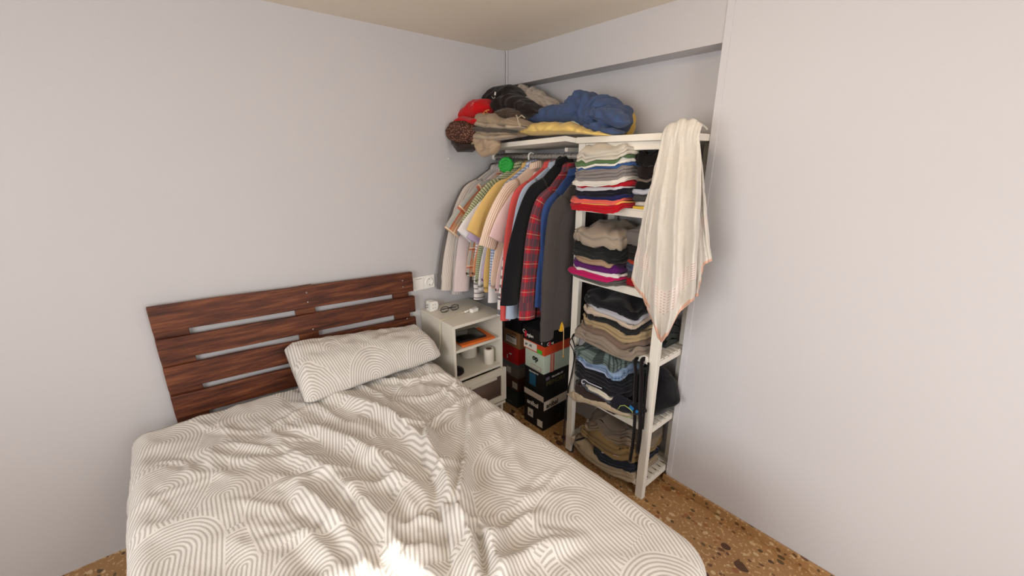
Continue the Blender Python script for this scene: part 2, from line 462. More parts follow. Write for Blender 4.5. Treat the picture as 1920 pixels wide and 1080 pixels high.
crease([(820, 930), (835, 960), (850, 1000), (858, 1060)], 0.025, 0.015)
_rg = random.Random(21)
_gp = bedpt(852, 965)
for _k in range(95):
    _x, _y = _rg.uniform(-2.0, -.35), _rg.uniform(-.2, 1.0)
    if _x*.65+_y > .28 and _rg.random() < .8: continue
    _d = math.atan2(_gp[1]-_y, _gp[0]-_x) + _rg.gauss(0, .45); _L = _rg.uniform(.07, .22)
    _b = _rg.uniform(-.05, .05); _c2, _s2 = math.cos(_d), math.sin(_d)
    CR.append(([(_x-_c2*_L, _y-_s2*_L), (_x-_s2*_b, _y+_c2*_b), (_x+_c2*_L, _y+_s2*_L)], _rg.uniform(.004, .008), _rg.uniform(.011, .022), _rg.uniform(-.3, .3)))
def smooth_poly(pts, sub=8):
    out = []; P = [pts[0]] + list(pts) + [pts[-1]]
    for i in range(1, len(P)-2):
        for k in range(sub):
            tt = k/sub; a, b, c, d = [np.array(q) for q in P[i-1:i+3]]
            out.append(0.5*((2*b)+(-a+c)*tt+(2*a-5*b+4*c-d)*tt**2+(-a+3*b-3*c+d)*tt**3))
    out.append(np.array(pts[-1])); return np.array(out)
def fold_field(GX, GY):
    Hh = np.zeros_like(GX)
    for pts, h, wd, skew in CR:
        P = smooth_poly(pts); n = len(P)
        best = np.full(GX.shape, 1e9); side = np.zeros_like(GX); prm = np.zeros_like(GX)
        for i in range(n-1):
            a = P[i]; e = P[i+1]-a; L = (e@e)**.5 + 1e-9
            k = np.clip(((GX-a[0])*e[0]+(GY-a[1])*e[1])/L**2, 0, 1)
            dx = GX-(a[0]+k*e[0]); dy = GY-(a[1]+k*e[1]); d = np.hypot(dx, dy)
            m = d < best
            best[m] = d[m]; side[m] = np.sign(e[0]*dy-e[1]*dx)[m]; prm[m] = ((i+k)/(n-1))[m]
        env = np.clip(np.sin(np.pi*np.clip(prm, 0.04, 0.96)), 0, 1)**0.5
        ww = wd*(1+skew*side)
        Hh += h*env*(.45*np.exp(-(best/ww)**2)+.55*np.exp(-1.5*best/ww)) - 0.35*h*env*np.exp(-((best-1.9*ww)/ww)**2)
    return Hh
def vnoise(X, Y, seed):      # smooth value noise, vectorised
    rng = np.random.RandomState(seed); T = rng.rand(64, 64)
    xi = np.floor(X).astype(int); yi = np.floor(Y).astype(int); fx = X-xi; fy = Y-yi
    fx = fx*fx*(3-2*fx); fy = fy*fy*(3-2*fy); g = lambda i, j: T[i % 64, j % 64]
    return (g(xi, yi)*(1-fx)*(1-fy)+g(xi+1, yi)*fx*(1-fy)+g(xi, yi+1)*(1-fx)*fy+g(xi+1, yi+1)*fx*fy)*2-1
def sheet(name, mat, x0, x1, y0, y1, drop_foot, drop_side, z, step, R0, r, seed, amp=1.0):
    gx = np.arange(x0, x1+drop_foot, step); gy = np.arange(y0-drop_side, y1+drop_side, step)
    GX, GY = np.meshgrid(gx, gy, indexing='ij')
    qx = np.clip(GX, None, x1-R0-r); qy = np.clip(GY, y0+R0+r, y1-R0-r)
    dx = GX-qx; dy = GY-qy; d = np.hypot(dx, dy)+1e-9; nx = dx/d; ny = dy/d
    e = np.maximum(d-R0, 0); ang = np.minimum(e/r, math.pi/2); fall = np.maximum(e-r*math.pi/2, 0)
    hor = np.minimum(d, R0)+r*np.sin(ang)
    flutter = np.minimum(fall/0.15, 1)
    tang = np.where(np.abs(dx) > np.abs(dy), GY, GX)
    corner = np.clip(4*np.abs(nx*ny), 0, 1)
    hor = hor + fall*0.10 + flutter*(0.016+0.02*corner)*np.sin(tang*26+3*np.arctan2(ny, nx)*5) + flutter*0.02*vnoise(tang*7, fall*3, seed+7)
    X = qx+nx*hor; Y = qy+ny*hor
    Z = z-r*(1-np.cos(ang))-fall
    th = 0.6
    wr = 0.010*vnoise(GX*3.1, GY*3.7, seed)+0.005*vnoise(GX*8+GY*4, GY*7, seed+1)
    rid = lambda a, b, s: 1-2*np.abs(vnoise(a, b, s))
    wx = GX+0.05*vnoise(GX*5, GY*5, seed+2); wy = GY+0.05*vnoise(GX*5+9, GY*5, seed+3)
    calm = 0.35+0.65/(1+np.exp((wx*0.65+wy-0.22)*9))       # smoother towards the outer foot corner
    wr += calm*(0.005*rid((wx*0.85+wy*0.5)*5, (wy*0.85-wx*0.5)*11, seed+4)+0.0035*rid((wx*0.6-wy*0.8)*9, (wy*0.6+wx*0.8)*17, seed+5))
    top = 1-np.clip(e/(r*1.4), 0, 1)
    Dz = (fold_field(GX, GY)+wr)*amp
    Z = Z+Dz*(0.25+0.75*top)
    X = X+nx*Dz*(1-top)*0.6*(d > 1e-6); Y = Y+ny*Dz*(1-top)*0.6
    m = MB(); nxn, nyn = GX.shape
    m.v = [Vector(p) for p in zip(X.ravel().tolist(), Y.ravel().tolist(), Z.ravel().tolist())]
    U = GX.ravel().tolist(); V = GY.ravel().tolist()
    for i in range(nxn-1):
        for j in range(nyn-1):
            q = (i*nyn+j, (i+1)*nyn+j, (i+1)*nyn+j+1, i*nyn+j+1)
            m.face(q, tuple((U[k], V[k]) for k in q))
    return m
dm = sheet('duvet', M_ARCH, -2.10, BX1, BY0, BY1, 0.40, 0.36, 0.592, 0.0085, 0.07, 0.055, 11)
o = dm.build('duvet', M_ARCH, origin=(-1.2, 0.4, 0.55), solid=0.004)
tag(o, 'crumpled white duvet with beige concentric arch print spread over the bed', 'duvet')

def pillow():
    x0, x1, y0, y1 = -2.165, -1.865, 0.35, 1.062
    m = MB(); NU, NV = 150, 60
    cx = (x0+x1)/2
    def pt(a, b, top):
        # a along length 0..1, b across -1..1
        y = lerp(y0, y1, a)
        ed = min(1, (1-abs(2*a-1))*9)**0.55        # flat open hem at the ends
        endr = 0.40+0.60*ed if a > 0.5 else 0.22+0.78*ed
        hw = (x1-x0)/2*(0.93+0.07*ed)
        t = (1-abs(b)**2.6)**0.5*0.088*endr
        lean = lerp(.105, .030, a)*(-b)                            # back edge rests on the headboard
        x = cx+b*hw+0.012*nz(a*6, 3)*(1-abs(b))
        zc = lerp(.700, .662, a)+lean*0.72+0.008*math.sin(a*3.0+0.5)
        if a > 0.94: x += (a-0.94)*0.25*(0.4-b*0.3)
        z = zc+(t if top else -t*0.62)
        wr = 0.010*nz(y*7+b*2, b*3, 1.3)+0.007*(ridge(y*8+b*4.0, b*2.2-y*3, 5.1)-0.5)+0.004*nz(y*22, b*8, 7)
        z += wr*(1-abs(b)**6)*(1 if top else .3)
        x += 0.006*nz(y*9, b*4, 9)
        return Vector((x, y, z))
    rs = []
    for i in range(NU+1):
        a = i/NU; r = []
        for k in range(NV): 
            th = 2*math.pi*k/NV; b = -math.cos(th); r.append(pt(a, b, math.sin(th) >= 0))
        rs.append(r)
    def uvf(i, k):
        th = 2*math.pi*k/NV
        return (1.3+k/NV*0.72, i/NU*0.78+0.13)
    m.rings(rs, (True, True), True, uvf)
    return m
tag(pillow().build('pillow', M_ARCH, origin=(-2.0, 0.75, 0.6)), 'long white pillow with beige concentric arch print leaning on the headboard', 'pillow')

# ------------------------------------------------------------------ nightstand
NX0, NX1, NY0, NY1 = XW+.004, -1.865, 1.143, 1.500
t = thing('nightstand', (-2.05, 1.32, 0), 'off-white bedside cabinet with open shelves and a frosted glass drawer', 'nightstand')
m = MB()
m.box2((NX0, NY0, 0.0), (NX1, NY0+.016, 0.77)); m.box2((NX0, NY1-.016, 0.0), (NX1, NY1, 0.77)); m.box2((NX0, NY0+.016, 0.17), (NX0+.006, NY1-.016, 0.77))
m.build('side_panel', M_WHITE2, t, bevel=0.0015)
MB().box2((NX0, NY0-.002, 0.77), (NX1+.006, NY1+.002, 0.788)).build('top', M_WHITE2, t, bevel=0.002)
MB().box2((NX0+.006, NY0+.016, 0.613), (NX1-.004, NY1-.016, 0.629)).build('shelf', M_WHITE2, t, bevel=0.001)
MB().box2((NX0+.006, NY0+.016, 0.428), (NX1-.002, NY1-.016, 0.444)).build('shelf', M_WHITE2, t, bevel=0.001)
MB().box2((NX0+.006, NY0+.016, 0.160), (NX1+.014, NY1+.010, 0.178)).build('shelf', M_WHITE2, t, bevel=0.001)
dr = MB(); fx = NX1+.002
for a, b in (((NY0, .190), (NY1+.012, .228)), ((NY0, .375), (NY1+.012, .420)), ((NY0, .228), (NY0+.045, .375)), ((NY1-.028, .228), (NY1+.012, .375))):
    dr.box2((fx, a[0], a[1]), (fx+.018, b[0], b[1]))
dr.box2((NX0+.02, NY0+.03, .20), (fx, NY0+.04, .38)); dr.box2((NX0+.02, NY1-.04, .20), (fx, NY1-.03, .38)); dr.box2((NX0+.02, NY0+.04, .20), (fx, NY1-.04, .205))
d = dr.build('drawer', M_WHITE2, t, bevel=0.0015)
gl = NT('frosted_glass'); MG = gl.done(srgb(112, 92, 80), 0.55, 0.4)
MB().box2((fx+.005, NY0+.045, .228), (fx+.010, NY1-.028, .375)).build('frosted_pane', MG, d)
MB().box2((fx+.018, 1.225, .368), (fx+.036, 1.425, .386)).build('handle', M_WHITE2, d, bevel=0.003)

# things on and in the nightstand
t = thing('power_adapter', (-2.17, 1.165, 0.788), 'white multi-plug adapter cube standing at the back corner of the nightstand', 'adapter')
m = MB()
pr = [(0, .0), (.030, -.012+.012), (.052, .004), (.060, .030), (.056, .052), (.040, .060), (.006, .060), (0, .052)]
m.prism(pr, ((-2.155, 1.165, 0.789), (0, 1, 0.0), (0, 0, 1)), -0.045); m.prism([(0, 0), (.001, 0), (.001, .001)], ((-2.155, 1.165, 0.8), (0, 1, 0), (0, 0, 1)), -0.001)
m.build('body', M_PLASTIC, t, bevel=0.006)
m = MB()
for dz in (.018, .040):
    for dy in (.022, .036): m.lathe((-2.1545, 1.165+dy, .789+dz), [(0.0022, 0), (0.0022, 0.0006)], 10, (1, 0, 0))
m.build('socket_hole', M_BLACKP, t)
MB().tube([(-2.178, 1.165, .828), (-2.178, 1.148, .828)], .0025, 8).build('pin', M_CHROME, t)
MB().tube([(-2.178, 1.165, .812), (-2.178, 1.148, .812)], .0025, 8).build('pin', M_CHROME, t)

t = thing('eyeglasses', (-2.07, 1.27, 0.788), 'folded black framed eyeglasses lying on the nightstand top', 'eyeglasses')
mf = M_BLACKP; zg = 0.792
gax = Vector((0.10, 1, 0)).normalized(); gc = Vector((-2.085, 1.262, zg+.017))
def lens(cy):
    return [gc + gax*(cy+0.026*math.copysign(abs(math.cos(a))**.8, math.cos(a))) + Vector((0.006, 0, 1))*(0.017*math.copysign(abs(math.sin(a))**.8, math.sin(a))) for a in [2*math.pi*k/24 for k in range(25)]]
m = MB(); m.tube(lens(-.034), .0021, 6); m.tube(lens(.034), .0021, 6)
m.tube([gc+gax*-.009+Vector((0, 0, .004)), gc+Vector((0, 0, .007)), gc+gax*.009+Vector((0, 0, .004))], .0018, 6)
m.build('frame', mf, t)
MB().tube([gc+gax*-.060+Vector((0, 0, .006)), gc+gax*-.02+Vector((-.02, 0, -.004)), gc+gax*.055+Vector((-.024, 0, -.012))], .0018, 6).build('temple', mf, t)
MB().tube([gc+gax*.060+Vector((0, 0, .006)), gc+gax*.03+Vector((-.03, 0, -.006)), gc+gax*-.05+Vector((-.03, 0, -.013))], .0018, 6).build('temple', mf, t)
gl = NT('lens_glass'); gl.b.inputs['Transmission Weight'].default_value = 1.0; gl.b.inputs['IOR'].default_value = 1.05; ML = gl.done(srgb(245, 245, 245), 0.02, 0.5)
for cy in (-.034, .034):
    L = lens(cy)[:-1]; m = MB(); m.v = [p for p in L] + [p+Vector((-.0008, 0, 0)) for p in L]
    m.face(range(24)); m.face(list(range(47, 23, -1))); m.build('lens', ML, t)

t = thing('charger', (-2.0, 1.36, 0.788), 'small white rectangular phone charger brick with plug on the nightstand top', 'charger')
MB().box((-1.985, 1.372, 0.8005), (.030, .052, .023), Matrix.Rotation(.18, 3, 'Z')).build('brick', M_PLASTIC, t, bevel=0.004)
MB().box((-2.000, 1.330, 0.799), (.012, .034, .010), Matrix.Rotation(.3, 3, 'Z')).build('connector', M_PLASTIC, t, bevel=0.002)
MB().tube([(-2.00, 1.398, .80), (-2.01, 1.412, .803), (-2.025, 1.408, .80), (-2.03, 1.425, .795)], .004, 8).build('plug', M_PLASTIC, t)
cb = MB().tube([Vector(p) for p in smooth_poly([(-2.004, 1.316, .796), (-2.01, 1.27, .7905), (-1.99, 1.21, .7905), (-1.985, 1.16, .792), (-1.987, 1.137, .783), (-1.99, 1.1325, .72), (-1.995, 1.131, .64), (-2.0, 1.12, .60)], 6)], .0019, 6)
tag(cb.build('charging_cable', plain('cream_cable', (214, 208, 176), .5)), 'thin cream charging cable running off the nightstand edge towards the bed', 'cable')

t = thing('tablet', (-1.95, 1.33, 0.629), 'black tablet with glossy screen lying on the orange mat in the nightstand', 'tablet')
rm = Matrix.Rotation(-.10, 3, 'Z')
mo = MB().box((-1.968, 1.335, 0.6365), (.19, .235, .014), Matrix.Rotation(-.06, 3, 'Z')).build('orange_case', plain('orange_foam', (226, 112, 42), .6), origin=(-1.95, 1.32, .6295), bevel=0.0065)
tag(mo, 'orange rounded case lying flat on the upper nightstand shelf', 'case')
MB().box((-1.985, 1.315, 0.6485), (.155, .19, .009), rm).build('body', M_BLACKP, t, bevel=0.003)
MB().box((-1.985, 1.315, 0.6533), (.138, .17, .0006), rm).build('screen', plain('black_glass', (8, 9, 11), .08, .6), t)

M_PAPER = plain('tissue_paper', (230, 222, 208), .95, .1)
def roll(x, y, r, h, ri, label):
    m = MB(); m.lathe((x, y, 0.4445), [(r-.001, 0), (r, .002), (r, h-.002), (r-.001, h), (ri, h), (ri-.001, h-.001), (ri-.001, .002)], 40, None, (True, True))
    t = thing('paper_roll', (x, y, .4445), label, 'paper roll', 'paper rolls in the nightstand')
    m.build('paper', M_PAPER, t)
    m = MB(); m.lathe((x, y, 0.446), [(ri, 0), (ri, h-.001), (ri-.002, h-.001), (ri-.002, 0)], 24, None, (False, False)); m.build('cardboard_core', plain('core_card', (120, 96, 76), .8), t)
roll(-1.925, 1.436, .032, .100, .018, 'narrow white paper roll with open core at the front of the nightstand shelf')
roll(-2.10, 1.40, .055, .105, .02, 'wide white paper roll standing at the back of the nightstand shelf')
m = MB(); m.lathe((-1.935, 1.20, .4445), [(.0, 0), (.035, .0), (.045, .012), (.042, .03), (.025, .042), (.0, .046)], 28, None, (False, False))
tag(m.build('black_pouch', cloth('black_leatherette', (28, 20, 22), rough=.5)), 'small round black pouch on the lower nightstand shelf', 'pouch')

# ------------------------------------------------------------------ shoe boxes
M_TXTW = plain('white_ink', (225, 220, 210), .6); M_TXTK = plain('black_ink', (20, 18, 18), .6); M_TXTR = plain('red_ink', (190, 30, 50), .6)
M_LABEL = plain('paper_label', (214, 206, 192), .7)
def shoebox(corner, w_, dpt, z0, z1, rot, mats, label, lid=0.0, name='shoe_box', lidmat=None, front=None):
    """corner: near right corner (x, y) ; front face runs to -X, side face runs to +Y"""
    c = Vector((corner[0], corner[1], z0)); R = Matrix.Rotation(rot, 3, 'Z')
    ax = R @ Vector((1, 0, 0)); ay = R @ Vector((0, 1, 0))
    t = thing(name, c + ax*(-w_/2) + ay*(dpt/2), label, 'shoe box', 'shoe boxes stacked beside the shelving unit')
    def slab(n, za, zb, ex, mt):
        m = MB(); p = c + ax*(-w_/2) + ay*(dpt/2); m.box((p.x, p.y, (za+zb)/2), (w_+2*ex, dpt+2*ex, zb-za), R)
        return m.build(n, mt, t, bevel=0.0015)
    b = slab('box_body', z0+.0005, z1-(.0 if not lid else .003), 0, mats)
    l = slab('lid', z1-lid, z1, .003, lidmat or mats) if lid else b
    # frames for decoration: (origin at lower left of face, right axis, up)
    F = (c + ax*-w_ - ay*.0036, ax, ay*-1); S = (c + ax*.0036, ay, ax)
    return t, b, l, F, S
def patch(parent, name, fr, x0, z0, x1, z1, mat, lift=.0006):
    o_, a_, n_ = fr; m = MB(); up = Vector((0, 0, 1)); o_ = o_ + n_*lift
    m.prism([(x0, z0), (x1, z0), (x1, z1), (x0, z1)], (o_, a_, up), .0004 if a_.cross(up).dot(n_) > 0 else -.0004)
    return m.build(name, mat, parent, smooth=False)
def words(parent, body, fr, x, z, size, mat, **kw):
    o_, a_, n_ = fr; return text_mesh('lettering', body, size, mat, parent, o_ + a_*x + Vector((0, 0, z)) + n_*.001, a_, (0, 0, 1), **kw)
K = plain('black_card', (16, 15, 16), .5); KR = plain('orange_card', (196, 66, 30), .55); KM = plain('mint_card', (184, 196, 178), .6)
KW = plain('white_card', (196, 184, 168), .6); KB = plain('brown_card', (140, 98, 62), .7); KRED = plain('red_card', (186, 24, 28), .5)
KG = plain('grey_card', (128, 118, 106), .6); KGN = plain('dark_green_card', (40, 48, 44), .55)
cx, cy = -1.628, 1.640
# right stack, bottom to top
t_, b, l, F, S = shoebox((cx, cy), .178, .29, 0, .252, .02, K, 'black and white shoe box on the floor, lowest of the right stack')
patch(b, 'white_band', F, 0, .212, .178, .252, KW, -.0005); patch(b, 'white_band', S, 0, .150, .29, .214, KW, -.0028)
words(b, 'anibal', F, .03, .150, .046, M_TXTW, bold=.0006); words(b, 'anibal', S, .02, .163, .048, M_TXTK, bold=.0006)
patch(b, 'label', F, .035, .055, .085, .115, M_LABEL, -.002); patch(b, 'label', F, .125, .02, .172, .07, M_LABEL, -.002)
words(b, 'A', F, .05, .072, .03, M_TXTK); words(b, '36', S, .12, .05, .04, plain('grey_ink', (60, 58, 58)))
t_, b, l, F, S = shoebox((cx, cy), .180, .29, .252, .408, .0, K, 'black shoe box with MEMORY lettering and a blue square above the white-banded box')
patch(b, 'blue_square', F, .045, .04, .105, .125, plain('teal_ink', (28, 84, 112)), -.002); words(b, 'RELAXED FIT', F, .045, .133, .015, M_TXTW)
words(b, 'MEMORY', S, .012, .075, .043, plain('dull_gold', (92, 88, 50)), bold=.0004); words(b, 'RELAXED FIT', S, .06, .118, .018, M_TXTW)
patch(b, 'logo', S, .012, .110, .045, .132, plain('lilac_ink', (112, 100, 118)), -.002)
t_, b, l, F, S = shoebox((cx-.004, cy-.004), .176, .28, .408, .535, -.03, KM, 'mint green shoe box with black op lettering in the right stack')
words(b, 'op', F, .075, .072, .050, M_TXTK, bold=.0012)
patch(b, 'red_stripe', S, .055, 0, .060, .125, M_TXTR, -.002); patch(b, 'red_stripe', S, .080, 0, .086, .125, M_TXTR, -.002); patch(b, 'pink_band', S, .060, 0, .080, .125, plain('pink_band', (200, 150, 130)), -.003)
m = MB()
for a_, b_ in (((.06, .010), (.155, .0115)), ((.06, .036), (.155, .0375)), ((.06, .010), (.0615, .0375)), ((.1535, .010), (.155, .0375))):
    o_, ax_, n_ = F; m.prism([(a_[0], a_[1]), (b_[0], a_[1]), (b_[0], b_[1]), (a_[0], b_[1])], (o_ + n_*.0002, ax_, Vector((0, 0, 1))), .0004)
m.build('red_outline', M_TXTR, b, smooth=False)
t_, b, l, F, S = shoebox((cx+.006, cy-.010), .192, .30, .538, .600, .0, KR, 'orange bottomed shoe box with white label under the black lid, right stack')
patch(b, 'label', F, .005, .008, .125, .056, M_LABEL, -.0026); words(b, '39', F, .02, .024, .022, M_TXTK); words(b, '42', F, .06, .026, .022, M_TXTK)
patch(b, 'green_sticker', F, .130, .004, .172, .030, plain('green_ink', (70, 170, 40)), -.002)
l = MB().box((cx+.006-.096, cy-.010+.15, .645), (.200, .306, .088)).build('lid', K, t_, bevel=.002)
F2 = (F[0]+Vector((-.004, -.004, 0)), F[1], F[2]); S2 = (S[0]+Vector((.004, -.003, 0)), S[1], S[2])
words(l, 'C', F2, .006, .106, .034, M_TXTW); words(l, 'oglan', F2, .045, .094, .028, M_TXTW, bold=.0004); patch(l, 'red_mark', F2, .024, .082, .043, .122, M_TXTR, .0002)
words(l, 'C', S2, .012, .072, .026, M_TXTW); patch(l, 'red_mark', S2, .028, .066, .044, .092, M_TXTR, .0002); words(l, 'og', S2, .048, .074, .022, M_TXTW); words(l, '4', F2, .172, .075, .024, M_TXTW)
# left stack
lx, ly = -1.945, 1.700
t_, b, l, F, S = shoebox((lx+.015, ly-.02), .17, .22, 0, .112, .03, KGN, 'dark green shoe box on the floor, lowest of the left stack', lid=.035)
words(b, 'denim', F, .07, .028, .022, plain('dim_ink', (90, 96, 92)))
t_, b, l, F, S = shoebox((lx, ly), .16, .22, .112, .215, .0, plain('dark_brown_card', (86, 52, 38), .7), 'dark brown shoe box above the dark green one in the left stack')
patch(b, 'label', F, .10, .02, .155, .07, M_LABEL, -.002)
t_, b, l, F, S = shoebox((lx-.006, ly), .16, .22, .215, .325, -.02, KG, 'grey brown shoe box below the red one in the left stack', lid=.035, lidmat=plain('grey_lid', (104, 104, 100)))
patch(b, 'label', F, .04, .02, .09, .065, M_LABEL, -.002)
t_, b, l, F, S = shoebox((lx, ly-.004), .165, .22, .325, .455, .0, KRED, 'bright red shoe box with a small white leaping mark, left stack')
o_, ax_, n_ = F
MB().prism([(.075, .060), (.085, .064), (.098, .060), (.106, .066), (.112, .078), (.108, .076), (.100, .070), (.094, .072), (.082, .072)], (o_ + Vector((0, -.002, 0)), ax_, Vector((0, 0, 1))), .0004).build('leaping_mark', M_TXTW, b, smooth=False)
patch(b, 'label', F, .05, .02, .06, .05, M_LABEL, -.002)
t_, b, l, F, S = shoebox((lx+.028, ly-.010), .170, .22, .455, .572, .0, KB, 'tan cardboard shoe box with white size label, left stack')
patch(b, 'label', F, .025, .025, .135, .08, M_LABEL, -.002); patch(b, 'label_bar', F, .028, .070, .13, .078, M_TXTK, -.0014); patch(b, 'hand_hole', F, .09, .095, .135, .103, plain('brown_dark', (70, 44, 28)), -.002)
m = MB()
for k, z_ in enumerate((.060, .050, .040)):
    o_, ax_, n_ = F; m.prism([(.03, z_), (.07+.02*k, z_), (.07+.02*k, z_+.003), (.03, z_+.003)], (o_ + n_*-.0008, ax_, Vector((0, 0, 1))), .0004)
m.build('label_print', M_TXTK, b, smooth=False)
t_, b, l, F, S = shoebox((lx+.040, ly-.010), .172, .22, .572, .66, .0, K, 'plain black shoe box on top of the left stack', lid=.03)

# ------------------------------------------------------------------ shelving unit
SX0, SX1, SY0, SY1 = -1.425, -0.892, 1.63, 1.93
t = thing('shelving_unit', ((SX0+SX1)/2, (SY0+SY1)/2, 0), 'white painted wooden shelving unit with slatted shelves full of folded clothes', 'shelving unit')
SHELF = t
for x in (SX0, SX1-.042):
    for y in (SY0, SY1-.030):
        MB().box2((x, y, 0), (x+.042, y+.030, 1.756)).build('post', M_WHITE, t, bevel=0.002)
LEV = [0.098, 0.425, 0.790, 1.105, 1.468]
for z in LEV:
    m = MB(); N = 4 if z < 1.0 else 1
    m.box2((SX0+.044, SY0+.001, z-.034), (SX1-.044, SY0+.019, z-.002)); m.box2((SX0+.044, SY1-.019, z-.034), (SX1-.044, SY1-.001, z-.002))
    for x in (SX0+.044, SX1-.062): m.box2((x, SY0+.032, z-.034), (x+.018, SY1-.032, z-.008))
    m.box2((SX0, SY0+.032, z-.034), (SX0+.018, SY1-.032, z-.008)); m.box2((SX1-.018, SY0+.032, z-.034), (SX1, SY1-.032, z-.008))
    m.build('shelf_frame', M_WHITE, t, bevel=0.0015)
    m = MB()
    if z < 1.0:
        for k in range(6):
            y = SY0+.034+k*.0405
            m.box2((SX0+.003, y, z-.0075), (SX1-.003, y+.027, z))
        m.box2((SX0+.046, SY0-.0, z-.0015), (SX1-.046, SY0+.026, z+.006)) 
    else:
        m.box2((SX0+.046, SY0-.002, z-.0015), (SX1-.046, SY1-.034, z+.004))
    m.build('shelf', M_WHITE, t, bevel=0.001)
MB().box2((SX0-.006, SY0-.012, 1.757), (SX1+.004, SY1+.002, 1.785)).build('top_board', M_WHITE, t, bevel=0.002)
MB().box2((SX0+.044, SY0+.004, 1.722), (SX1-.044, SY0+.02, 1.756)).build('top_rail', M_WHITE, t, bevel=0.001)

# wall board over the clothes rail, and the rail
m = MB(); a = Vector((-2.236, 1.535, 1.735)); b = Vector((-1.505, 1.622, 1.772)); c = Vector((-1.434, 1.640, 1.757))
top = [a, b, c, Vector((-1.434, YB-.004, 1.757)), Vector((-2.236, YB-.004, 1.735))]
n0 = len(m.v); m.v += [p.copy() for p in top] + [p + Vector((0, 0, .024)) for p in top]
m.face([4, 3, 2, 1, 0]); m.face([5, 6, 7, 8, 9])
for i in range(5): m.face((i, (i+1) % 5, 5+(i+1) % 5, 5+i))
t = thing('wall_shelf', (-1.83, 1.8, 1.73), 'white board shelf fixed in the corner above the clothes rail', 'shelf')
m.build('board', M_WHITE, t, bevel=0.002)
for x in (-2.10, -1.60):
    MB().box2((x, 1.72, 1.722), (x+.022, YB-.003, 1.7425)).build('bracket', M_WHITE, t, bevel=.001)
RODY, RODZ = 1.742, 1.699
M_ROD = plain('grey_metal_tube', (146, 140, 134), .4, .5)
t = thing('clothes_rail', (-1.83, RODY, RODZ-.02), 'grey metal clothes rail running from the left wall to the shelving unit', 'clothes rail')
MB().tube([(-2.232, RODY, RODZ), (-1.432, RODY, RODZ)], .0135, 20).build('tube', M_ROD, t)
for x in (-2.234, -1.436):
    MB().lathe((x, RODY, RODZ), [(.022, -.005), (.022, .006), (.0165, .008), (.0165, .014)], 20, (1, 0, 0)).build('end_bracket', M_WHITE, t)

